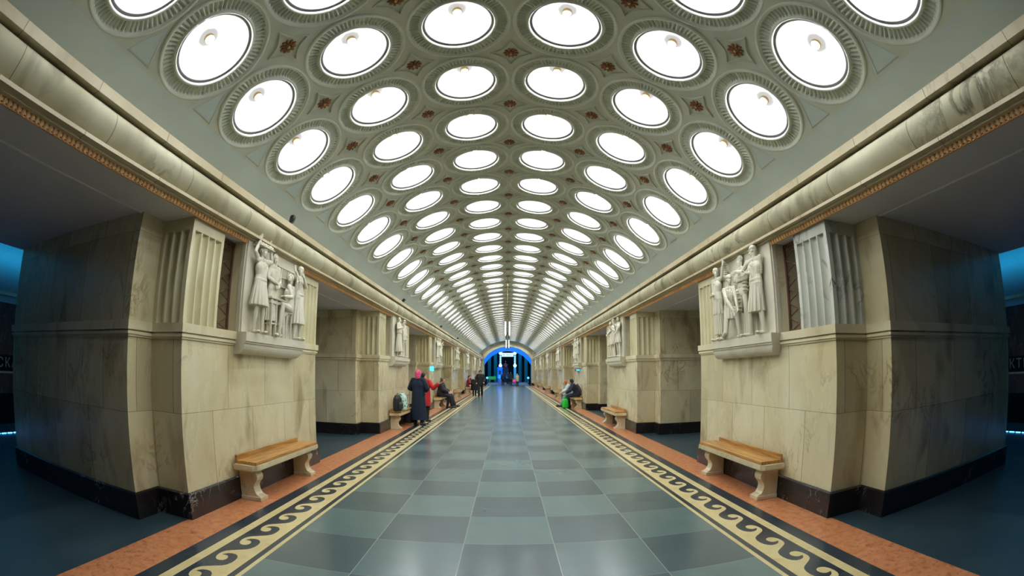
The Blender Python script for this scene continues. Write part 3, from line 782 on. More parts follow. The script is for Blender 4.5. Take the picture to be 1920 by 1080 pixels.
#FIGURES
# ================================================================== FIGURES (shared builders)
class Blob:
    """closed shapes joined into one continuous skin by a voxel remesh"""
    def __init__(s): s.mb = MB()
    def cap(s, p, q, r0, r1=None, seg=12):
        p, q = Vector(p), Vector(q); r1 = r0 if r1 is None else r1; d = q-p; L = d.length
        if L < 1e-5: s.ball(p, r0); return s
        m = Matrix.Translation(p) @ d.to_track_quat('Z', 'Y').to_matrix().to_4x4()
        prof = [(0, -r0), (r0*.5, -r0*.866), (r0*.866, -r0*.5), (r0, 0), (r1, L), (r1*.866, L+r1*.5), (r1*.5, L+r1*.866), (0, L+r1)]
        s.mb.lathe(prof, seg, m); return s
    def chain(s, pts, rs):
        for i in range(len(pts)-1): s.cap(pts[i], pts[i+1], rs[i], rs[i+1])
        return s
    def ball(s, c, r, rot=(0, 0, 0)):
        if not hasattr(r, '__len__'): r = (r, r, r)
        s.mb.ell(c, r, rot); return s
    def box(s, x0, x1, y0, y1, z0, z1, m=None): s.mb.box(x0, x1, y0, y1, z0, z1, 0, m); return s
    def loft(s, lv, folds=0, amp=0., ph=0., seg=40):
        """levels (cx, cy, z, rx, ry); gathered folds grow towards the last level"""
        n = len(lv); rings = []
        for i, (cx, cy, z, rx, ry) in enumerate(lv):
            f = amp*(i/(n-1)) if n > 1 else 0; ring = []
            for k in range(seg):
                a = 2*PI*k/seg; w_ = 1+f*math.sin(folds*a+ph)+.35*f*math.sin((folds*2+1)*a)
                ring.append(s.mb.bm.verts.new((cx+rx*w_*math.cos(a), cy+ry*w_*math.sin(a), z)))
            rings.append(ring)
        for i in range(n-1):
            for k in range(seg): s.mb.bm.faces.new((rings[i][k], rings[i][(k+1) % seg], rings[i+1][(k+1) % seg], rings[i+1][k]))
        s.mb.bm.faces.new(rings[0][::-1]); s.mb.bm.faces.new(rings[-1]); return s
    def hand(s, wrist, direc, palmn, k=1.0, curl=.35, side=1):
        """palm, four unequal bent fingers and a thumb from the side of the palm"""
        wv = Vector(wrist); d = Vector(direc).normalized(); n = Vector(palmn); n = (n-d*n.dot(d)).normalized(); sd = d.cross(n)*side
        pc = wv+d*.045*k
        m = Matrix((sd, d, n)).transposed().to_4x4(); m.translation = pc
        s.mb.lathe([(math.sin(PI*i/7), -math.cos(PI*i/7)) if 0 < i < 7 else (0, -1 if i == 0 else 1) for i in range(8)], 10, m @ Matrix.Diagonal((.040*k, .050*k, .016*k, 1)))
        for j, (o, L) in enumerate(((-.030, .068), (-.010, .078), (.010, .074), (.029, .058))):
            b = wv+d*.080*k+sd*o*k; a1 = curl*.5; p1 = b+(d*math.cos(a1)+n*math.sin(a1))*L*.45*k
            a2 = curl*1.2; p2 = p1+(d*math.cos(a2)+n*math.sin(a2))*L*.32*k; a3 = curl*1.8; p3 = p2+(d*math.cos(a3)+n*math.sin(a3))*L*.23*k
            s.chain([b, p1, p2, p3], [.0095*k, .0085*k, .008*k, .007*k])
        b = wv+d*.025*k-sd*.032*k; p1 = b+(d*.6-sd*.75+n*.25).normalized()*.038*k; p2 = p1+(d*.9-sd*.3+n*.35).normalized()*.03*k
        s.chain([b, p1, p2], [.0125*k, .0105*k, .009*k]); return s
    def head(s, c, face=(0, -1, 0), upv=(0, 0, 1), k=1.0, neck=None):
        c = Vector(c); f = Vector(face).normalized(); u = Vector(upv); u = (u-f*u.dot(f)).normalized(); r = f.cross(u)
        def P(a, b, e): return c+r*a*k+f*b*k+u*e*k
        m = Matrix((r, f, u)).transposed(); eu = m.to_euler()
        s.ball(P(0, -.012, .025), (.073*k, .090*k, .088*k), eu); s.ball(P(0, .028, -.035), (.055*k, .058*k, .075*k), eu)
        s.ball(P(0, .052, -.088), (.026*k, .024*k, .022*k), eu)
        s.cap(P(0, .085, .012), P(0, .102, -.026), .009*k, .014*k)      # nose
        s.ball(P(0, .072, .040), (.048*k, .018*k, .012*k), eu)           # brow
        s.ball(P(0, .080, -.052), (.024*k, .012*k, .008*k), eu); s.ball(P(0, .078, -.064), (.020*k, .012*k, .007*k), eu)   # lips
        for q in (-1, 1):
            s.ball(P(q*.074, -.005, -.005), (.010*k, .020*k, .030*k), eu); s.ball(P(q*.034, .055, -.03), (.022*k, .02*k, .02*k), eu)
        if neck is not None: s.cap(neck, P(0, -.018, -.05), .052*k, .050*k)
        return s
    def build(s, name, mat, parent=None, vox=.012, sm=2):
        bmesh.ops.recalc_face_normals(s.mb.bm, faces=s.mb.bm.faces)
        o = s.mb.build(name, mat, parent, recalc=False)
        r = o.modifiers.new('r', 'REMESH'); r.mode = 'VOXEL'; r.voxel_size = vox; r.use_smooth_shade = True
        if sm: q = o.modifiers.new('s', 'SMOOTH'); q.iterations = sm; q.factor = .5
        dg = bpy.context.evaluated_depsgraph_get(); ev = o.evaluated_get(dg); me = bpy.data.meshes.new_from_object(ev)
        old = o.data; o.modifiers.clear(); o.data = me; bpy.data.meshes.remove(old)
        if not me.materials: me.materials.append(mat)
        return o
STAND = dict(pelvis=(0, 0, .93), chest=(0, .0, 1.24), neck=(0, .01, 1.43), head=(0, -.005, 1.56), face=(0, -1, 0), up=(0, 0, 1),
             shR=(-.175, .01, 1.385), shL=(.175, .01, 1.385), elR=(-.215, .03, 1.11), elL=(.215, .03, 1.11), wrR=(-.225, -.04, .87), wrL=(.225, -.04, .87),
             hiR=(-.09, 0, .90), hiL=(.09, 0, .90), knR=(-.10, -.02, .49), knL=(.10, -.02, .49), anR=(-.105, .02, .085), anL=(.105, .02, .085), toR=(-.12, -.15, .03), toL=(.12, -.15, .03),
             haR=None, haL=None, pnR=(0, -1, 0), pnL=(0, -1, 0))
SIT = dict(STAND, pelvis=(0, 0, .645), chest=(0, -.03, .94), neck=(0, -.05, 1.14), head=(0, -.07, 1.27), shR=(-.175, -.03, 1.09), shL=(.175, -.03, 1.09), elR=(-.22, -.12, .85), elL=(.22, -.12, .85), wrR=(-.12, -.34, .74), wrL=(.12, -.34, .74),
           hiR=(-.09, 0, .62), hiL=(.09, 0, .62), knR=(-.11, -.44, .545), knL=(.11, -.44, .545), anR=(-.11, -.44, .085), anL=(.11, -.44, .085), toR=(-.12, -.61, .03), toL=(.12, -.61, .03))
def pose(base, k=1.0, **kw):
    d = dict(base, **kw); out = {}
    for a, b in d.items():
        if b is None: out[a] = None
        elif a in ('face', 'up') or a.startswith('pn') or a.startswith('ha'): out[a] = Vector(b)
        else: out[a] = Vector(b)*k
    out['k'] = k
    return out
def add_torso(B, J, e=0.0, low=True):
    k = J['k']; pc, ch, nk = J['pelvis'], J['chest'], J['neck']
    ax = (J['shL']-J['shR']).normalized()
    hx = (J['hiL']-J['hiR']).normalized()
    for q in (-1, 1):
        wa = pc.lerp(ch, .55)
        B.chain([pc+hx*.058*q*k, wa+ax*.048*q*k, ch+ax*.068*q*k], [(.115+e)*k, (.098+e)*k, (.112+e)*k])
        B.cap(ch+ax*.068*q*k, nk+ax*.055*q*k-Vector((0, 0, .12))*k, (.112+e)*k, (.075+e*.8)*k)
        B.cap(nk-Vector((0, 0, .025))*k, (J['shR'] if q < 0 else J['shL'])-Vector((0, 0, .02))*k, (.045+e*.5)*k, (.056+e*.55)*k)
    return B
def add_arms(B, J, e=0.0, sides='RL', cut=1.0):
    k = J['k']
    for s_ in sides:
        a, b, c = J['sh'+s_], J['el'+s_], J['wr'+s_]; c = b+(c-b)*cut
        B.chain([a, a.lerp(b, .5), b, b.lerp(c, .35), c], [(.055+e*.6)*k, (.049+e*.9)*k, (.040+e)*k, (.041+e)*k, (.028+e*1.1)*k])
    return B
def add_hands(B, J, sides='RL', curl=.35):
    for s_ in sides:
        b, c = J['el'+s_], J['wr'+s_]; d = J['ha'+s_] if J['ha'+s_] is not None else (c-b)
        B.hand(c, d, J['pn'+s_], J['k'], curl, 1 if s_ == 'R' else -1)
    return B
def add_legs(B, J, e=0.0, sides='RL', to=1.0):
    k = J['k']
    for s_ in sides:
        a, b, c = J['hi'+s_], J['kn'+s_], J['an'+s_]; c2 = b+(c-b)*to
        B.chain([a, a.lerp(b, .45), b, b.lerp(c2, .3), c2], [(.085+e)*k, (.074+e)*k, (.052+e)*k, (.056+e)*k, (.036+e*1.2)*k])
    return B
def add_feet(B, J, e=0.0, sides='RL'):
    k = J['k']
    for s_ in sides:
        a, t = J['an'+s_], J['to'+s_]; heel = a+Vector((0, .03, -.045))*k
        B.cap(a, heel, .036*k+e, .034*k+e); B.cap(heel, t, .032*k+e, (.030+e)*k); B.ball(t+Vector((0, 0, .006)), (.042*k+e, .05*k+e, .03*k+e))
    return B
def person(label, loc, rz, J, skin, garments, hat=None, group=None, vox=.010):
    """garments: list of (name, material, function(Blob)); the body is one continuous surface"""
    root = empty('person', loc, rz, label, 'person', group)
    B = Blob(); add_torso(B, J, -.012); add_arms(B, J, -.004); add_hands(B, J); add_legs(B, J, -.004); add_feet(B, J, -.006); B.head(J['head'], J['face'], J['up'], J['k'], J['neck'])
    B.build('body', skin, root, vox=min(vox, .009), sm=1)
    for nm, m_, fn in garments:
        G = Blob(); fn(G); G.build(nm, m_, root, vox=vox)
    return root
def eyes(root, J):
    f = J['face'].normalized(); u = (J['up']-f*J['up'].dot(f)).normalized(); r = f.cross(u); k = J['k']
    for q in (-1, 1):
        B = MB(); B.ell(J['head']+(f*.078+r*q*.030+u*.012)*k, (.009*k, .009*k, .007*k), seg=8, rings=5); B.build('eye', MT['eye'], root)
MT['skin'] = plain('skin', lin((214, 160, 132)), .5, var=.06, scale=12)
MT['eye'] = plain('eye_dark', lin((40, 30, 26)), .2)
def cloth(name, rgb, rough=.8, var=.18): return plain(name, lin(rgb), rough, var=var, scale=14, bump=.25)

# ================================================================== MARBLE RELIEFS
RH_ = 1.18; RW = 1.70
def relief(loc, side, label, fn, fine=True, nframe=True):
    """panel local frame: x to the right along the wall, -y out towards the nave, z up from the ledge"""
    root = empty('marble_relief', loc, PI/2 if side < 0 else -PI/2, label, 'relief', 'carved reliefs above the benches')
    mb = MB()   # backing slab with raised border
    mb.box(0, RW, -.055, .027, 0, RH_, .004)
    mb.box(-.02, .0, -.03, .027, 0, RH_); mb.box(RW, RW+.02, -.03, .027, 0, RH_)
    mb.build('panel', MT['relief'], root)
    mb = MB()   # corbel: square slab over a rounded, returned underside
    x0, x1 = -.04, RW+.05
    cur = [(.025, -.27)]+[(-.03-.105*math.sin(PI/2*k/6), -.27+.125*(1-math.cos(PI/2*k/6))) for k in range(7)]+[(-.150, -.135), (-.150, -.115), (-.168, -.110), (-.168, 0), (.025, 0)]
    for xa, xb, pts in ((x0, x1, cur),):
        ext = lambda z: 0 if z > -.12 else .10*min(1, (-.12-z)/.15)
        n_ = len(pts)
        for i in range(n_):
            (ya, za), (yb, zb) = pts[i], pts[(i+1) % n_]
            mb.face([(xa, ya, za), (xb-ext(za), ya, za), (xb-ext(zb), yb, zb), (xa, yb, zb)])
        mb.face([(xa, a, b) for a, b in pts]); mb.face([(xb-ext(b), a, b) for a, b in pts])
    mb.build('corbel', MT['relief'], root)
    fn(root, fine)
    return root
def rj(k, x, **kw):
    """standing pose scaled to relief size with its feet at x; y flattened later"""
    return pose(STAND, k, **kw)
def carve(root, vox, x, J, parts, name='figure', yoff=-.118, flat=.74, xs=1.16):
    """bake one carved figure: J in its own frame, set against the panel"""
    B = Blob()
    for p in parts: p(B, J)
    bmesh.ops.transform(B.mb.bm, matrix=Matrix.Translation((x, yoff-.01, 0)) @ Matrix.Diagonal((xs, flat, 1, 1)), verts=B.mb.bm.verts)
    return B.build(name, MT['relief'], root, vox=vox, sm=1)
def full(B, J): add_torso(B, J, .004); add_arms(B, J, .002); add_hands(B, J); add_legs(B, J, .002); add_feet(B, J); B.head(J['head'], J['face'], J['up'], J['k'], J['neck'])
def skirt(z0, z1, rx0, rx1, folds=9, amp=.06, cx=0, dx=0, ry=.75):
    def f(B, J):
        k = J['k']; B.loft([((cx+dx*t)*k, 0, (z0+(z1-z0)*t)*k, (rx0+(rx1-rx0)*t**.8)*k, (rx0+(rx1-rx0)*t**.8)*ry*k) for t in [i/7 for i in range(8)]], folds+3, amp*1.7, 1.1, 96)
    return f
def hairbun(B, J):
    k = J['k']; f = J['face'].normalized(); c = J['head']
    B.ball(c-f*.03*k+Vector((0, 0, .045))*k, (.086*k, .092*k, .076*k)); B.ball(c-f*.105*k+Vector((0, 0, .0))*k, .045*k)
def capf(B, J):
    k = J['k']; f = J['face'].normalized(); c = J['head']
    B.ball(c-f*.008*k+Vector((0, 0, .055))*k, (.092*k, .096*k, .06*k)); B.cap(c+f*.07*k+Vector((0, 0, .045))*k, c+f*.12*k+Vector((0, 0, .035))*k, .02*k, .012*k)
def blouse(B, J):
    """drapery creases across the chest and sleeves"""
    k = J['k']; ch, pc = J['chest'], J['pelvis']; rn = random.Random(int(ch.x*1e4) % 97)
    for i in range(9):
        a = -1+2*i/8; x = a*.12*k; z0_ = ch.z+(.10-.03*abs(a))*k; z1_ = pc.z+.10*k
        y0_ = ch.y-math.sqrt(max(0, 1-(a*.82)**2))*.118*k
        B.chain([(ch.x+x*1.05, y0_, z0_), (ch.x*.5+pc.x*.5+x*.75, y0_+.008*k, (z0_+z1_)/2), (pc.x+x*.85, y0_-.004*k, z1_)], [.006*k, .011*k, .008*k])
    for s_ in 'RL':
        a, b = J['sh'+s_], J['el'+s_]
        for t in (.55, .72, .88): p = a.lerp(b, t); B.ball(p, (.053*k, .056*k, .012*k))
def hairlocks(B, J):
    k = J['k']; f = J['face'].normalized(); c = J['head']
    for i in range(9):
        a = PI*i/8; d = Vector((math.cos(a), 0, math.sin(a)*.9+.25)); B.ball(c+(d*.082-f*.01)*k, (.026*k, .03*k, .022*k))
def belt(B, J):
    k = J['k']; p = J['pelvis']; B.loft([(p.x, p.y, p.z+.10*k, .165*k, .13*k), (p.x, p.y, p.z+.06*k, .168*k, .132*k)])
def relief_assembly(root, v):
    K = .685
    # tray carrier, arms raised
    J = pose(STAND, K, shR=(-.17, 0, 1.40), shL=(.17, 0, 1.40), elR=(-.29, -.02, 1.50), wrR=(-.19, -.03, 1.72), elL=(.31, -.02, 1.42), wrL=(.20, -.03, 1.68), haR=(.3, 0, 1), haL=(-.3, 0, 1), face=(.25, -1, 0), anR=(-.13, .02, .085), anL=(.16, .02, .085), knR=(-.11, -.04, .49), knL=(.12, -.02, .49))
    carve(root, v, .30, J, [full, blouse, hairbun, hairlocks, skirt(1.02, .52, .15, .25, 11, .07), belt])
    B = Blob(); B.box(.12, .52, -.19, -.05, 1.115, 1.13)
    for i in range(6):
        for j in range(2): B.ball((.15+i*.066, -.08-.075*j, 1.148), .026)
    B.build('tray_of_bulbs', MT['relief'], root, vox=v, sm=1)
    # woman behind the table
    J = pose(STAND, K, face=(-.2, -1, -.25), elR=(-.24, -.05, 1.14), wrR=(.0, -.20, 1.05), elL=(.23, -.04, 1.14), wrL=(.06, -.22, .98), haR=(1, -.1, 0), haL=(-1, 0, -.1))
    carve(root, v, .72, J, [full, blouse, hairbun, hairlocks, skirt(1.05, .30, .15, .21, 9, .05)], yoff=-.085, flat=.5)
    # slatted rack at the upper right
    B = Blob(); B.box(.86, 1.42, -.085, -.05, 1.00, 1.02); B.box(.86, 1.42, -.085, -.05, .72, .735); B.box(.86, 1.42, -.085, -.05, .86, .87)
    for i in range(11): B.box(.87+i*.052, .895+i*.052, -.078, -.05, .72, 1.02)
    B.build('rack', MT['relief'], root, vox=v, sm=0)
    # table
    B = Blob(); B.box(.56, 1.12, -.175, -.05, .50, .53); B.box(.58, 1.10, -.16, -.05, .44, .485)
    for x in (.60, .74, .88): B.box(x, x+.028, -.165, -.13, 0, .5)
    B.box(.60, 1.0, -.15, -.05, .16, .185); B.build('work_table', MT['relief'], root, vox=v, sm=0)
    # seated worker seen from the side, looking up
    J = pose(STAND, K, pelvis=(0, 0, .66), chest=(-.02, 0, .95), neck=(-.02, .0, 1.13), head=(-.03, -.01, 1.27), face=(-.75, -.3, .5), shR=(-.13, -.06, 1.08), shL=(.13, .0, 1.09), elR=(-.10, -.16, .86), wrR=(-.40, -.18, .82), haR=(-1, 0, 0), pnR=(0, 0, -1),
             elL=(.20, .0, .98), wrL=(.13, -.12, 1.22), haL=(0, 0, 1), hiR=(-.03, -.07, .63), hiL=(.05, .02, .63), knR=(-.36, -.10, .66), knL=(-.22, .02, .46), anR=(-.44, -.08, .085), anL=(-.16, .04, .085), toR=(-.58, -.10, .03), toL=(-.28, .0, .03))
    carve(root, v, 1.16, J, [full, blouse, hairbun, hairlocks, skirt(.78, .56, .14, .17, 8, .06, dx=-.05)], yoff=-.14)
    B = Blob(); B.loft([(1.17, -.13, .39, .10, .06), (1.17, -.13, .355, .105, .062)])
    for x in (1.10, 1.235): B.cap((x, -.15, .36), (x+(x-1.17)*.25, -.15, .0), .016, .014)
    B.build('stool', MT['relief'], root, vox=v, sm=0)
    # right-hand woman reaching to the rack
    J = pose(STAND, K, face=(-.8, -.6, .1), elR=(-.20, -.14, 1.28), wrR=(-.36, -.12, 1.46), haR=(-.6, 0, .8), elL=(.10, -.16, 1.20), wrL=(-.12, -.22, 1.38), haL=(-.7, 0, .7), anL=(.12, .02, .085))
    carve(root, v, 1.52, J, [full, blouse, hairbun, hairlocks, skirt(1.02, .36, .14, .22, 10, .07), belt])
def relief_insulators(root, v):
    K = .685
    # robed figure on the left, arm raised
    J = pose(STAND, K, face=(.8, -.5, 0), elR=(-.16, .0, 1.12), wrR=(-.02, -.18, 1.02), elL=(.30, -.05, 1.38), wrL=(.42, -.08, 1.62), haL=(.1, 0, 1), knR=(-.07, 0, .49), anR=(-.05, .02, .085), anL=(.10, .0, .085))
    carve(root, v, .17, J, [full, blouse, hairbun, hairlocks, skirt(1.02, .14, .14, .15, 12, .10, dx=.03), skirt(1.05, .60, .15, .17, 7, .08)])
    B = Blob()   # coil held overhead
    for i in range(6): B.ball((.49, -.12, .98+i*.032), (.036-.003*i, .036, .014))
    B.cap((.49, -.12, .94), (.49, -.12, 1.16), .014); B.build('coil', MT['relief'], root, vox=v, sm=0)
    B = Blob(); B.loft([(0, 0, 0, .16, .16), (0, 0, .03, .15, .15)])
    bmesh.ops.transform(B.mb.bm, matrix=Matrix.Translation((.38, -.05, .90)) @ Matrix.Rotation(PI/2, 4, 'X'), verts=B.mb.bm.verts); B.build('disc', MT['relief'], root, vox=v, sm=0)
    # kneeling worker
    J = pose(STAND, K, pelvis=(0, 0, .62), chest=(.03, -.02, .92), neck=(.05, -.02, 1.11), head=(.08, -.04, 1.25), face=(.85, -.5, -.1), shR=(-.10, -.10, 1.05), shL=(.19, .0, 1.05), elR=(.12, -.20, .80), wrR=(.34, -.20, .56), haR=(.6, 0, -1), elL=(.30, -.05, .82), wrL=(.42, -.12, .62),
             hiR=(-.07, -.05, .60), hiL=(.08, 0, .60), knR=(-.02, -.16, .14), knL=(.28, -.05, .60), anR=(-.34, .0, .09), anL=(.32, .0, .085), toR=(-.50, 0, .05), toL=(.45, -.04, .03))
    carve(root, v, .62, J, [full, blouse, capf, skirt(.80, .42, .14, .19, 8, .06), belt], yoff=-.14)
    # figure in the middle behind
    J = pose(STAND, K, face=(-.7, -.7, -.1), elR=(-.20, -.10, 1.20), wrR=(.05, -.20, 1.22), elL=(.25, -.06, 1.18), wrL=(.02, -.20, 1.16), haR=(1, 0, .1), haL=(-1, 0, .1))
    for a in ('head', 'neck'): J[a] = J[a]+Vector((0, 0, .02))
    carve(root, v, .92, J, [full, blouse, capf, hairlocks], yoff=-.08, flat=.5)
    # insulator column and fluted pedestal
    B = Blob(); B.cap((.84, -.12, .36), (.84, -.12, .66), .035)
    for z, r in ((.66, .055), (.62, .062), (.55, .062), (.50, .066), (.43, .066), (.38, .07)): B.ball((.84, -.12, z), (r, r*.8, .017))
    B.cap((1.06, -.11, .62), (1.06, -.11, .78), .03)
    for z in (.78, .74, .69, .64): B.ball((1.06, -.11, z), (.06, .05, .015))
    B.build('insulator', MT['relief'], root, vox=v, sm=0)
    B = Blob(); B.box(.86, 1.28, -.09, -.05, .0, .34)
    for i in range(7): B.cap((.89+i*.06, -.09, 0), (.89+i*.06, -.09, .33), .018)
    B.build('fluted_stand', MT['relief'], root, vox=v, sm=0)
    # tall bare-backed worker on the right
    J = pose(STAND, K*1.04, face=(-.9, -.4, -.15), shR=(-.18, -.04, 1.38), shL=(.16, .03, 1.40), elR=(-.30, -.12, 1.22), wrR=(-.50, -.14, 1.28), haR=(-1, 0, 0), elL=(.14, .04, 1.12), wrL=(-.14, -.16, 1.16), haL=(-1, 0, 0), knR=(-.14, -.10, .52), anR=(-.20, -.04, .085), toR=(-.36, -.08, .03), knL=(.10, 0, .49), anL=(.14, .02, .085))
    carve(root, v, 1.38, J, [full, blouse, capf, skirt(.98, .42, .15, .21, 9, .09, dx=-.05), belt])
def relief_couple(root, v):
    K = .70
    J = pose(STAND, K, face=(.5, -.8, .0), elR=(-.26, -.04, 1.16), wrR=(-.06, -.2, 1.22), elL=(.22, -.08, 1.18), wrL=(.16, -.2, 1.40), haL=(0, 0, 1))
    carve(root, v, .52, J, [full, blouse, hairbun, hairlocks, skirt(1.02, .22, .15, .25, 12, .09), skirt(1.40, .98, .17, .2, 7, .06)], xs=1.5)
    J = pose(STAND, K, face=(-.7, -.7, .0), elR=(-.25, -.08, 1.22), wrR=(-.38, -.16, 1.02), haR=(-.6, 0, -.8), elL=(.22, .0, 1.12), wrL=(.10, -.14, .96), knL=(.16, -.04, .50), anL=(.26, .0, .085), toL=(.38, -.1, .03))
    carve(root, v, 1.18, J, [full, blouse, capf, belt, skirt(1.0, .76, .16, .18, 6, .05)], xs=1.45)
    B = Blob(); B.loft([(.86, -.1, 0, .18, .06), (.86, -.1, .12, .15, .05), (.86, -.1, .2, .05, .04)], 7, .2); B.build('foliage', MT['relief'], root, vox=v, sm=1)
def relief_three(root, v, seed=0):
    rnd = random.Random(seed); K = .69
    for i, x in enumerate((.34, .84, 1.34)):
        q = rnd.random
        J = pose(STAND, K*(1+.03*q()), face=(q()*1.6-.8, -.7, 0), elR=(-.22-.06*q(), -.04, 1.1+.15*q()), wrR=(-.1*q(), -.2, 1.0+.4*q()), elL=(.22+.06*q(), -.04, 1.1+.15*q()), wrL=(.12*q(), -.18, 1.0+.4*q()), knL=(.13, -.06*q(), .5), anL=(.12+.08*q(), .02, .085))
        parts = [full, blouse, hairbun if (i+seed) % 2 else capf, belt, skirt(1.0, .30+.3*q(), .15, .2+.05*q(), 9+i, .08)]
        carve(root, v, x, J, parts, yoff=-.105-.02*(i % 2), xs=1.35)
    B = Blob()
    x = .60+.3*rnd.random(); B.loft([(x, -.1, 0, .12, .06), (x, -.1, .3, .1, .05), (x, -.1, .34, .05, .04)], 6, .1)
    B.build('machine_base', MT['relief'], root, vox=v, sm=0)
RELN = {(-1, 0): 'white marble relief of four lamp assemblers, one holding a tray overhead, nearest on the left',
        (1, 0): 'white marble relief of four workers with insulators, one kneeling, nearest on the right',
        (-1, 1): 'white marble relief of a long-skirted woman and a man, second on the left',
        (1, 1): 'white marble relief of three standing figures, second on the right'}
for k in range(NP):
    for s in (-1, 1):
        y = PIERY[k]
        fn = {(-1, 0): relief_assembly, (1, 0): relief_insulators, (-1, 1): relief_couple}.get((s, k), lambda r, v, q=k*2+(s > 0): relief_three(r, v, q))
        lab = RELN.get((s, k), 'white marble relief of standing workers, %s on the %s' % (DIST[k], 'left' if s < 0 else 'right'))
        y0 = y+1.10+.01 if s < 0 else y+1.10+.01+RW
        relief((s*(FX-.028), y0, 2.061), s, lab, fn, fine=(.0045, .006, .0085)[min(k, 2)])

# ================================================================== PEOPLE
navy = cloth('navy_wool', (4, 26, 50)); pinkm = cloth('pink_knit', (222, 84, 128)); blackm = cloth('black_cloth', (20, 22, 28)); redm = cloth('red_coat', (196, 34, 40))
shoe = plain('black_shoe', lin((18, 16, 16)), .4); darkhair = plain('dark_hair', lin((38, 28, 24)), .6, scale=40, var=.4); jean = cloth('dark_trousers', (26, 30, 44))
def feetf(J, e=.010): return lambda G: add_feet(G, J, e)
def legsf(J, e=.016, to=.97): return lambda G: add_legs(G, J, e, 'RL', to)
# 1 woman in the long blue coat, seen from behind, hands in front of her
J = pose(STAND, 1.0, face=(-.15, -1, -.1), elR=(-.30, .02, 1.13), wrR=(-.17, -.20, 1.05), elL=(.30, .0, 1.13), wrL=(.20, -.22, 1.06), anR=(-.12, .03, .085), anL=(.11, -.02, .085), toR=(-.13, -.14, .03), toL=(.13, -.18, .03), haR=(.3, -1, 0), haL=(-.3, -1, 0))
def coat(G, J=J):
    add_torso(G, J, .045); add_arms(G, J, .034, cut=.92)
    G.loft([(0, .0, 1.20, .19, .15), (0, .0, 1.0, .20, .165), (0, .0, .7, .225, .185), (0, .0, .4, .25, .20), (0, .0, .17, .262, .21)], 6, .035)
    G.loft([(0, .01, 1.40, .085, .08), (0, .015, 1.47, .08, .075)])
def scarf(G, J=J):
    c = J['head']; G.ball(c+Vector((0, .02, .03)), (.100, .112, .108)); G.ball(c+Vector((0, .05, -.05)), (.088, .075, .075)); G.ball(c+Vector((.0, .045, -.105)), (.085, .07, .05))
r = person('woman in a long dark blue coat and pink headscarf standing with her back turned', (-2.72, 13.87, 0), PI-.25, J, MT['skin'],
    [('coat', navy, coat), ('headscarf', pinkm, scarf), ('trousers', blackm, legsf(J, .014)), ('shoes', shoe, feetf(J, .012))], vox=.011); eyes(r, J)
# 2 person in red behind her, arm stretched out, palm up
J = pose(STAND, .96, face=(-.6, -.8, -.1), head=(.03, -.03, 1.55), elL=(.25, .02, 1.12), wrL=(.16, -.2, 1.0), elR=(-.34, .03, 1.15), wrR=(-.54, .05, 1.30), haR=(-1, 0, .35), pnR=(0, 0, 1))
def rcoat(G, J=J):
    add_torso(G, J, .045); add_arms(G, J, .032, cut=.88)
    G.loft([(0, .0, 1.2, .185, .15), (0, 0, .95, .20, .17), (0, 0, .70, .22, .18), (0, 0, .52, .225, .185)], 5, .03)
def hairf(J, col=None):
    def f(G):
        c = J['head']; k = J['k']; fz = J['face'].normalized(); G.ball(c-fz*.022*k+Vector((0, 0, .038))*k, (.086*k, .092*k, .088*k)); G.ball(c-fz*.06*k-Vector((0, 0, .04))*k, (.07*k, .06*k, .08*k))
    return f
r = person('person in a bright red coat with an open palm, half hidden behind another', (-2.73, 14.95, 0), 2.9, J, MT['skin'],
    [('coat', redm, rcoat), ('hair', darkhair, hairf(J)), ('trousers', blackm, legsf(J)), ('shoes', shoe, feetf(J))], vox=.011); eyes(r, J)
# 3, 4 two people sitting on the third left bench, facing the nave
grey = cloth('grey_fur_hood', (92, 88, 76)); 
def jacketf(J, e=.045, hem=True, folds=4):
    def f(G):
        add_torso(G, J, e); add_arms(G, J, e*.75, cut=.9); k = J['k']; p = J['pelvis']
        if hem: G.loft([(p.x, p.y-.03*k, p.z+.12*k, .185*k, .16*k), (p.x, p.y-.05*k, p.z-.02*k, .20*k, .19*k), (p.x, p.y-.06*k, p.z-.125*k, .20*k, .19*k)], 4, .03)
    return f
def hoodf(J):
    def f(G):
        c = J['head']; k = J['k']; fz = J['face'].normalized(); G.ball(c-fz*.03*k+Vector((0, 0, .03))*k, (.105*k, .11*k, .115*k)); G.ball(c-fz*.075*k-Vector((0, 0, .10))*k, (.11*k, .09*k, .10*k))
    return f
def longhair(J):
    def f(G):
        c = J['head']; k = J['k']; fz = J['face'].normalized(); G.ball(c-fz*.022*k+Vector((0, 0, .038))*k, (.088*k, .094*k, .09*k)); G.cap(c-fz*.065*k, c-fz*.10*k-Vector((0, 0, .22))*k, .075*k, .06*k)
    return f
SEAT = -.045
J = pose(SIT, 1.0, face=(-.5, -.8, -.35), head=(0, -.12, 1.25), neck=(0, -.08, 1.13), chest=(0, -.05, .94), wrR=(-.08, -.36, .72), wrL=(.08, -.36, .72), anL=(.10, -.52, .085), toL=(.11, -.68, .03), knL=(.12, -.44, .53), anR=(-.10, -.34, .085), toR=(-.11, -.50, .03))
r = person('person in a black coat and grey hood sitting hunched on the third left bench', (-3.10, 21.05, 0), PI/2, J, MT['skin'],
    [('coat', blackm, jacketf(J, .055)), ('hood', grey, hoodf(J)), ('trousers', blackm, legsf(J, .02)), ('shoes', shoe, feetf(J))]); eyes(r, J)
J = pose(SIT, 1.0, face=(.2, -1, -.2), anL=(.02, -.62, .085), toL=(.03, -.80, .03), knL=(.08, -.44, .56), anR=(-.10, -.55, .085), toR=(-.11, -.72, .03))
r = person('dark-haired person in black sitting just beyond the grey-hooded one on the bench', (-3.12, 21.75, 0), PI/2+.15, J, MT['skin'],
    [('coat', blackm, jacketf(J)), ('hair', darkhair, longhair(J)), ('trousers', jean, legsf(J, .02)), ('shoes', shoe, feetf(J))]); eyes(r, J)
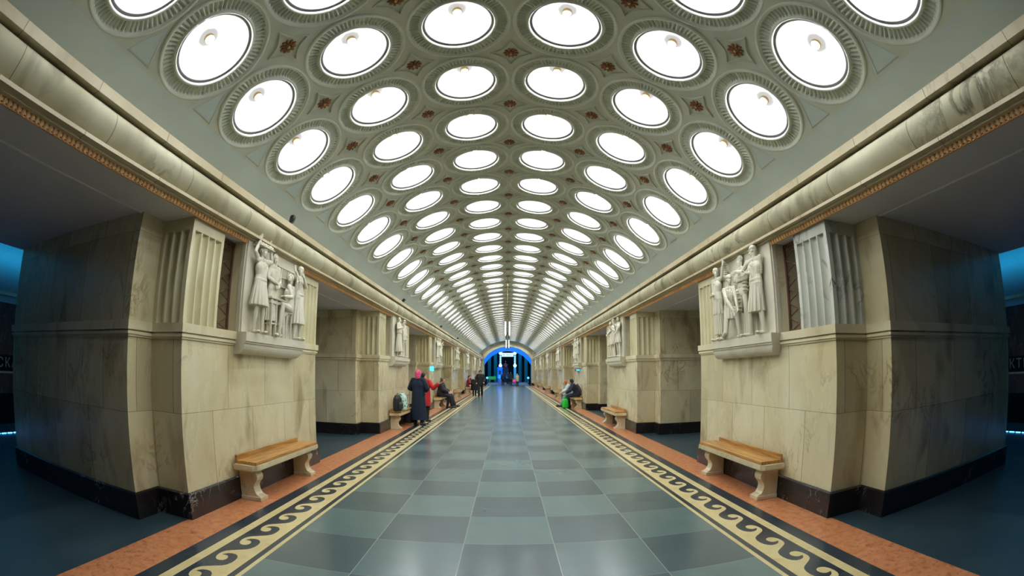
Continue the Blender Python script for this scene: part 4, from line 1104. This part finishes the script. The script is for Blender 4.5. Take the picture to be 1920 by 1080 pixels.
# 5, 6 pair on the fifth left bench
maroon = cloth('dark_red_jacket', (132, 30, 34)); white = cloth('white_trousers', (206, 214, 216))
J = pose(SIT, 1.0, face=(.2, -1, -.3))
r = person('person in a dark red jacket and white trousers sitting on the fifth left bench', (-3.12, 36.35, 0), PI/2, J, MT['skin'],
    [('jacket', maroon, jacketf(J)), ('hair', darkhair, hairf(J)), ('trousers', white, legsf(J, .02)), ('shoes', plain('white_shoe', lin((214, 214, 214)), .5), feetf(J))]); eyes(r, J)
J = pose(SIT, 1.02, face=(-.3, -1, -.2), wrR=(-.1, -.4, .62), wrL=(.1, -.42, .64))
r = person('dark-clothed person beside the one in dark red on the fifth left bench', (-3.10, 37.35, 0), PI/2, J, MT['skin'],
    [('jacket', jean, jacketf(J)), ('hair', darkhair, hairf(J)), ('trousers', jean, legsf(J, .02)), ('shoes', shoe, feetf(J))]); eyes(r, J)
# 7 man walking towards the camera
J = pose(STAND, 1.06, face=(.1, -1, -.15), knR=(-.09, -.16, .52), anR=(-.08, -.12, .085), toR=(-.09, -.30, .05), knL=(.10, .02, .49), anL=(.09, .22, .12), toL=(.10, .10, .03), elR=(-.27, .04, 1.12), wrR=(-.24, -.10, .92), elL=(.27, .0, 1.12), wrL=(.24, -.16, .95))
def bean(G, J=J):
    c = J['head']; G.ball(c+Vector((0, .005, .055)), (.098, .104, .085)); G.ball(c+Vector((0, .0, .15)), .03)
r = person('man in black coat and bobble hat walking towards the camera, left of the nave', (-1.84, 31.0, 0), 0, J, MT['skin'],
    [('coat', blackm, lambda G, J=J: (jacketf(J, .05, False)(G), G.loft([(0, 0, 1.25, .2, .16), (0, 0, 1.0, .215, .17), (0, 0, .78, .225, .18)], 4, .03))), ('hat', blackm, bean), ('trousers', blackm, legsf(J, .024)), ('shoes', shoe, feetf(J, .014))]); eyes(r, J)
# 8 dark figure standing behind him
J = pose(STAND, .80, face=(-.8, -.5, -.4), head=(0, -.10, 1.53), neck=(0, -.05, 1.42), elL=(.30, -.05, 1.15), wrL=(.20, -.25, 1.05))
r = person('shorter person in bulky black coat just behind the walking man', (-2.32, 32.1, 0), .3, J, MT['skin'],
    [('coat', blackm, lambda G, J=J: (jacketf(J, .075, False)(G), G.loft([(0, 0, .95, .22, .19), (0, 0, .7, .25, .22), (0, 0, .40, .25, .22)], 4, .03))), ('hair', darkhair, hairf(J)), ('trousers', blackm, legsf(J, .024)), ('shoes', shoe, feetf(J, .014))]); eyes(r, J)
# 9, 10 two bent people on the third right bench
redhair = plain('copper_hair', lin((176, 96, 40)), .55, scale=40, var=.3); lightj = cloth('pale_jacket', (186, 200, 200)); dnavy = cloth('dark_navy_jacket', (28, 34, 54)); teal = cloth('pale_jeans', (110, 150, 150))
J = pose(SIT, 1.0, face=(.35, -1, -.6), chest=(0, -.12, .93), neck=(0, -.24, 1.09), head=(0, -.33, 1.19), shR=(-.175, -.2, 1.06), shL=(.175, -.2, 1.06), elR=(-.22, -.34, .82), elL=(.22, -.34, .82), wrR=(-.08, -.52, .70), wrL=(.08, -.52, .70), anR=(-.1, -.34, .085), toR=(-.1, -.5, .03), anL=(.1, -.50, .085), toL=(.1, -.66, .03), up=(0, -.5, 1))
def hoodback(G, J=J):
    c = J['head']; G.ball(c+Vector((0, .05, .045)), (.10, .115, .10)); G.ball(c+Vector((0, .12, -.06)), (.12, .09, .08))
r = person('person in dark hooded jacket bending forward, wearing a brown backpack', (3.18, 20.95, 0), -PI/2, J, MT['skin'],
    [('jacket', dnavy, jacketf(J)), ('hood', dnavy, hoodback), ('trousers', jean, legsf(J, .02)), ('shoes', shoe, feetf(J))]); eyes(r, J)
def bagmesh(name, mat, w_, d_, h_, parent=None, vox=.01):
    B = Blob(); B.loft([(0, 0, .02, w_*.42, d_*.40), (0, 0, .06, w_*.5, d_*.5), (0, 0, h_*.45, w_*.5, d_*.52), (0, 0, h_*.8, w_*.45, d_*.46), (0, 0, h_, w_*.25, d_*.28)], 4, .04)
    return B.build(name, mat, parent, vox=vox)
bp = empty('backpack', (3.42-.09, 20.97, .66), -PI/2, 'brown backpack with white straps on the back of the bent hooded person', 'backpack')
o = bagmesh('bag', cloth('brown_bag', (92, 62, 48)), .32, .17, .46, bp); o.rotation_euler = (.38, 0, 0)
white_strap = cloth('white_strap', (220, 222, 222))
for q in (-1, 1):
    B = Blob(); B.chain([(q*.09, .02, .40), (q*.12, -.12, .50), (q*.13, -.28, .52), (q*.14, -.40, .42), (q*.15, -.36, .28)], [.016]*5); B.build('strap', white_strap, bp, vox=.008)
J = pose(SIT, .98, face=(-.3, -1, -.75), chest=(0, -.16, .93), neck=(0, -.32, 1.07), head=(0, -.44, 1.15), shR=(-.17, -.27, 1.05), shL=(.17, -.27, 1.05), elR=(-.2, -.40, .80), elL=(.2, -.42, .80), wrR=(-.06, -.58, .70), wrL=(.06, -.60, .70), anR=(-.1, -.62, .085), toR=(-.1, -.80, .05), anL=(.1, -.66, .085), toL=(.1, -.84, .05), up=(0, -.6, 1))
r = person('copper-haired person in pale jacket and jeans bending forward beside the one with the backpack', (3.14, 21.75, 0), -PI/2, J, MT['skin'],
    [('jacket', lightj, jacketf(J)), ('hair', redhair, hairf(J)), ('trousers', teal, legsf(J, .02)), ('boots', plain('brown_boot', lin((58, 34, 28)), .5), feetf(J, .014))]); eyes(r, J)

# ================================================================== THINGS PEOPLE CARRY
bp2 = empty('backpack', (-3.08, 12.62, .508), 1.2, 'black backpack standing on the seat of the second left bench', 'backpack')
bagmesh('bag', cloth('black_nylon', (24, 26, 28), .6), .34, .22, .47, bp2)
B = Blob(); B.chain([(-.04, 0, .46), (-.03, 0, .51), (.03, 0, .51), (.04, 0, .46)], [.009]*4); B.build('handle', blackm, bp2, vox=.006)
B = Blob(); B.loft([(0, -.115, .08, .11, .03), (0, -.12, .22, .11, .035), (0, -.11, .27, .09, .02)]); B.build('front_pocket', cloth('dark_grey_nylon', (44, 46, 48), .6), bp2, vox=.008)
def pattern_mat():
    m, nt, b = newmat('green_white_print'); v = N(nt, 'ShaderNodeTexVoronoi'); v.inputs['Scale'].default_value = 14
    tc = N(nt, 'ShaderNodeTexCoord'); nt.links.new(tc.outputs['Object'], v.inputs['Vector'])
    r = ramp(nt, [(.28, lin((20, 140, 110))), (.36, lin((200, 224, 212)))]); nt.links.new(v.outputs['Distance'], r.inputs[0]); nt.links.new(r.outputs[0], b.inputs['Base Color']); b.inputs['Roughness'].default_value = .5; return m
gb = empty('shopping_bag', (-3.06, 13.10, .508), .3, 'green and white patterned bag leaning beside the black backpack', 'bag')
o = bagmesh('bag', pattern_mat(), .30, .20, .50, gb)
B = Blob()
for q in (-1, 1): B.chain([(-.07, q*.05, .46), (-.06, q*.05, .56), (.06, q*.05, .56), (.07, q*.05, .46)], [.008]*4)
B.build('handle', bpy.data.materials['green_white_print'], gb, vox=.006)
# wheeled trolley bag of the woman in blue
tr = empty('trolley_bag', (-3.05, 13.95, 0), .2, 'black wheeled trolley bag with metal handle beside the woman in blue', 'luggage')
B = Blob(); B.loft([(0, 0, .07, .15, .10), (0, 0, .10, .17, .12), (0, 0, .42, .165, .115), (0, 0, .50, .13, .08)]); B.build('bag', blackm, tr)
for q in (-1, 1):
    mb = MB(); mb.lathe([(0, -.015), (.05, -.015), (.055, 0), (.05, .015), (0, .015)], 18, Matrix.Translation((q*.15, .08, .055)) @ Matrix.Rotation(PI/2, 4, 'Y')); w_ = mb.build('wheel', plain('grey_wheel', lin((120, 112, 100)), .5), tr)
mb = MB()
for q in (-1, 1): mb.tube((q*.035, .09, .06), (q*.035, .09, .92), .008)
mb.tube((-.035, .09, .92), (.035, .09, .92), .010); mb.tube((-.15, .08, .055), (.15, .08, .055), .007); mb.build('handle', MT['steel'], tr)
g = empty('carrier_bag', (2.60, 20.75, 0), .2, 'bright green carrier bag on the floor at the feet of the bent people', 'bag')
o = bagmesh('bag', cloth('green_bag', (30, 190, 50), .4), .30, .20, .44, g)
B = Blob()
for q in (-1, 1): B.chain([(-.06, q*.03, .41), (-.04, q*.03, .50), (.04, q*.03, .50), (.06, q*.03, .41)], [.010]*4)
B.build('handle', bpy.data.materials['green_bag'], g, vox=.006)

# ================================================================== FITTINGS
for i, yy in enumerate((6.07, 14.1, 22.4, 30.1)):
    c = empty('security_camera', (-3.52, yy, 3.818), .35, 'small dark security camera on the left cornice, %s from the camera' % ('nearest' if i == 0 else ORD[i]), 'security camera', 'cameras on the left cornice')
    c.location = (-3.29, yy, 3.7585)
    mb = MB(); mb.lathe([(.035, 0), (.035, .012), (.018, .02), (.016, .075), (0, .075)], 14); mb.build('bracket', MT['steel'], c)
    mb = MB(); mb.lathe([(0, -.075), (.04, -.075), (.046, -.06), (.046, .05), (.036, .065), (0, .065)], 18, Matrix.Translation((.01, 0, .115)) @ Matrix.Rotation(math.radians(78), 4, (1, .25, 0))); mb.build('housing', MT['camera'], c)
    mb = MB(); mb.ell((.012, -.075, .132), (.024, .02, .024)); mb.build('lens', plain('lens_glass', lin((20, 20, 24)), .1), c)
# hanging double-faced signs seen edge on
for i, (yy, zt, zb) in enumerate(((19.9, 3.74, 3.12), (29.6, 3.66, 3.10))):
    h = empty('hanging_sign', (-.01, yy, zb), 0, 'edge-on illuminated sign hanging from the crown of the vault, %s one' % ('nearer' if i == 0 else 'farther'), 'hanging sign', 'hanging signs')
    hh = zt-zb
    for q in (-1, 1):
        mb = MB(); mb.box(q*.085-.030, q*.085+.030, -.9, .9, .16, hh, .008); mb.build('light_panel', MT['tube'], h)
    mb = MB(); mb.box(-.055, .055, -.88, .88, .22, hh-.01); mb.build('frame', MT['steel'], h)
    for yq in (-.7, .7): mb = MB(); mb.tube((0, yq, hh-.01), (0, yq, 5.66-zb), .010); mb.build('rod', MT['brass'], h)
    for q in (-1, 1):
        mb = MB(); mb.tube((0, -.3, .22), (q*.06, -.3, .05), .018); mb.box(q*.06-.02, q*.06+.02, -.5, .2, .0, .06)
        mb.build('bracket', plain('green_bracket', lin((52, 92, 60)), .5), h)
# small boxes with a glowing cyan face at the third piers
def lightbox(x, y, z, sx, sy, sz, lab):
    e = empty('cyan_glow_box', (x, y, z), 0, lab, 'sign'); mb = MB(); mb.box(-sx/2, sx/2, -sy/2, sy/2, 0, sz, .006); mb.build('case', MT['steel'], e)
    mb = MB(); s_ = 1 if x < 0 else -1; mb.box(-sx/2+.012, sx/2-.012, -sy/2-.004, -sy/2, .012, sz-.012); mb.build('light_face', MT['cyan_glow'], e)
lightbox(-3.262, 19.72, 1.66, .19, .05, .24, 'small round-topped glowing cyan box on the third left pier above the seated people')
lightbox(3.274, 21.6, 1.70, .17, .5, .08, 'flat glowing cyan box under the third right relief')

# ================================================================== FAR HALL BEYOND THE BLUE ARCH
YF = YEND+3.2
teal_m = plain('teal_pylon', lin((90, 160, 170)), .5)
for s, nm in ((-1, 'left'), (1, 'right')):
    e = empty('lamp_pylon', (s*.97, YF, .28), 0, 'tall pylon with glowing globe lamps %s of the white sign in the far hall' % nm, 'lamp post', 'lamp pylons in the far hall')
    mb = MB(); mb.box(-.16, .16, -.12, .12, 0, 4.0, .01); mb.box(-.22, .22, -.18, .18, 0, .5, .01); mb.build('shaft', teal_m, e)
    for z in (3.98, 2.30):
        mb = MB(); mb.ell((0, -.26, z), (.21, .21, .21), seg=20, rings=12); mb.build('globe', MT['globe'], e)
    for z in (2.62, 2.85, 3.08, 3.31, 3.54): mb = MB(); mb.ell((0, -.15, z), (.07, .05, .07), seg=10, rings=6); mb.build('small_bulb', MT['globe'], e)
sg = empty('hanging_sign', (0, YF-.2, 3.78), 0, 'white illuminated sign with a red metro mark between the two lamp pylons', 'sign')
mb = MB(); mb.box(-.80, .76, -.05, .05, 0, .50, .01); mb.build('sign_box', MT['sign_white'], sg)
def text(body, size, mat, parent, loc, rot=(PI/2, 0, 0), ext=.006):
    cu = bpy.data.curves.new('t', 'FONT'); cu.body = body; cu.size = size; cu.extrude = ext; cu.align_x = 'CENTER'; cu.align_y = 'CENTER'
    t = bpy.data.objects.new('tmp', cu); C.objects.link(t); dg = bpy.context.evaluated_depsgraph_get(); me = bpy.data.meshes.new_from_object(t.evaluated_get(dg)); bpy.data.objects.remove(t)
    me.materials.clear(); me.materials.append(mat); o = bpy.data.objects.new('lettering', me); C.objects.link(o); o.parent = parent; o.location = loc; o.rotation_euler = rot; return o
text('М', .30, plain('metro_red', lin((220, 40, 50)), .5), sg, (-.55, -.06, .25)); text('выход', .22, plain('sign_grey', lin((110, 90, 90)), .5), sg, (.15, -.06, .25))
for q in (-.6, .6): mb = MB(); mb.tube((q, 0, .5), (q, 0, 2.2), .015); mb.build('rod', MT['steel'], sg)
# blue booth, gates, bust on pedestal
e = empty('booth', (-1.03, YF-1.2, .28), 0, 'tall blue booth with rounded top on the left of the far hall', 'booth')
mb = MB(); mb.lathe([(.36, 0), (.36, .12), (.33, .14), (.33, 1.75), (.38, 1.85), (.38, 2.0), (.30, 2.1), (0, 2.14)], 28); mb.build('cabin', plain('blue_booth_paint', lin((40, 120, 230)), .4), e)
mb = MB(); mb.box(-.2, .2, -.36, -.30, 1.1, 1.6, .01); mb.build('window', plain('booth_window', lin((30, 60, 90)), .15), e)
e = empty('bust', (-.30, YF+1.5, .28), 0, 'red bust on a dark pedestal in the middle of the far hall', 'sculpture')
mb = MB(); mb.box(-.42, .42, -.3, .3, 0, 2.0, .02); mb.box(-.34, .34, -.26, .26, 2.0, 2.1, .01); mb.build('pedestal', plain('dark_pedestal', lin((24, 32, 60)), .4), e)
B = Blob(); B.loft([(0, 0, 2.1, .26, .16), (0, 0, 2.3, .34, .2), (0, 0, 2.52, .30, .17), (0, 0, 2.6, .12, .1)]); B.cap((0, 0, 2.55), (0, -.02, 2.72), .07); B.head((0, -.02, 2.86), (0, -1, 0), k=1.3)
B.build('figure', plain('red_granite', lin((200, 50, 60)), .4), e, vox=.016)
for s, nm in ((-1, 'left'), (1, 'right')):
    e = empty('floor_lamp', (s*2.72, YF-.8, .28), 0, 'low globe lamp at the %s edge of the far hall' % nm, 'lamp', 'low globe lamps in the far hall')
    mb = MB(); mb.lathe([(.12, 0), (.12, .04), (.04, .08), (.04, .5), (.08, .54)], 14); mb.build('base', MT['steel'], e)
    mb = MB(); mb.ell((0, 0, .66), (.15, .15, .15), seg=16, rings=9); mb.build('globe', MT['cyan_glow'], e)
e = empty('display_panel', (-2.05, YF-.3, .28), 0, 'low green-lit display panel at the left of the far hall', 'display')
mb = MB(); mb.box(-.5, .5, -.04, .04, .42, .85, .01); mb.build('screen', MT['green_sign'], e)
for q in (-.42, .42): mb = MB(); mb.box(q-.025, q+.025, -.03, .03, 0, .42); mb.build('leg', MT['steel'], e)
# hanging teal drapes / fluted side screens
for s, nm in ((-1, 'left'), (1, 'right')):
    for j, x in enumerate((2.55, 1.75)):
        mb = MB(); mb.mi = 0; pts = []
        for k in range(25): pts.append((s*(x-.22+.44*k/24), .05*math.sin(k*1.3)))
        for (xa, ya), (xb, yb) in zip(pts, pts[1:]):
            mb.face([(xa, ya, 0), (xb, yb, 0), (xb, yb, 4.2), (xa, ya, 4.2)]); mb.face([(xa, ya+.04, 0), (xa, ya+.04, 4.2), (xb, yb+.04, 4.2), (xb, yb+.04, 0)])
        o = mb.build('fluted_screen', teal_m, loc=(0, YF+2.2+j*1.5, .28)); tag(o, 'tall fluted teal screen in the far hall, %s %s one' % ('outer' if j == 0 else 'inner', nm), 'screen', 'fluted screens of the far hall')
# far people
J0 = pose(STAND, 1.0)
def far(label, loc, rz, coatm, legm, k=1.0, hatm=None, low=.75):
    J = pose(STAND, k)
    fns = [('coat', coatm, lambda G: (jacketf(J, .05, False)(G), G.loft([(0, 0, 1.2*k, .19*k, .15*k), (0, 0, 1.0*k, .21*k, .17*k), (0, 0, low*k, .22*k, .18*k)], 4, .03))), ('trousers', legm, legsf(J, .02)), ('shoes', shoe, feetf(J)), ('hat' if hatm else 'hair', hatm or darkhair, hairf(J))]
    return person(label, loc, rz, J, MT['skin'], fns, group=None, vox=.016)
far('person in a beige padded coat with hood standing near the far arch', (1.19, 57.3, 0), 2.6, cloth('beige_coat', (190, 172, 146)), blackm, .90, cloth('beige_hood', (206, 190, 170)), .6)
far('person in black standing right of the bust in the far hall', (.38, 59.5, .0), 2.9, blackm, blackm, 1.02)
far('person in dark blue standing in front of the blue booth', (-.62, 59.3, .0), 3.3, cloth('dark_blue_coat', (18, 26, 70)), blackm, .98)
far('second person in black close to the one right of the bust', (.02, 60.2, .14), 2.7, blackm, jean, .94)
e = empty('pushchair', (.80, 56.9, 0), .3, 'pushchair with pink seat beside the person in beige near the far arch', 'pushchair')
B = Blob(); B.loft([(0, 0, .36, .16, .22), (0, 0, .5, .22, .26), (0, .03, .68, .2, .2), (0, .06, .8, .12, .12)]); B.build('seat', cloth('pink_seat', (226, 70, 150), .6), e, vox=.014)
mb = MB()
for q in (-1, 1):
    mb.tube((q*.18, -.25, .10), (q*.18, .30, .95), .012); mb.tube((q*.18, .25, .10), (q*.18, -.12, .5), .012)
mb.tube((-.18, .30, .95), (.18, .30, .95), .014); mb.build('frame', MT['steel'], e)
for q in (-1, 1):
    for yy in (-.25, .25):
        mb = MB(); mb.lathe([(0, -.02), (.085, -.02), (.10, 0), (.085, .02), (0, .02)], 16, Matrix.Translation((q*.19, yy, .10)) @ Matrix.Rotation(PI/2, 4, 'Y')); mb.build('wheel', plain('pram_wheel', lin((40, 40, 44)), .5), e)
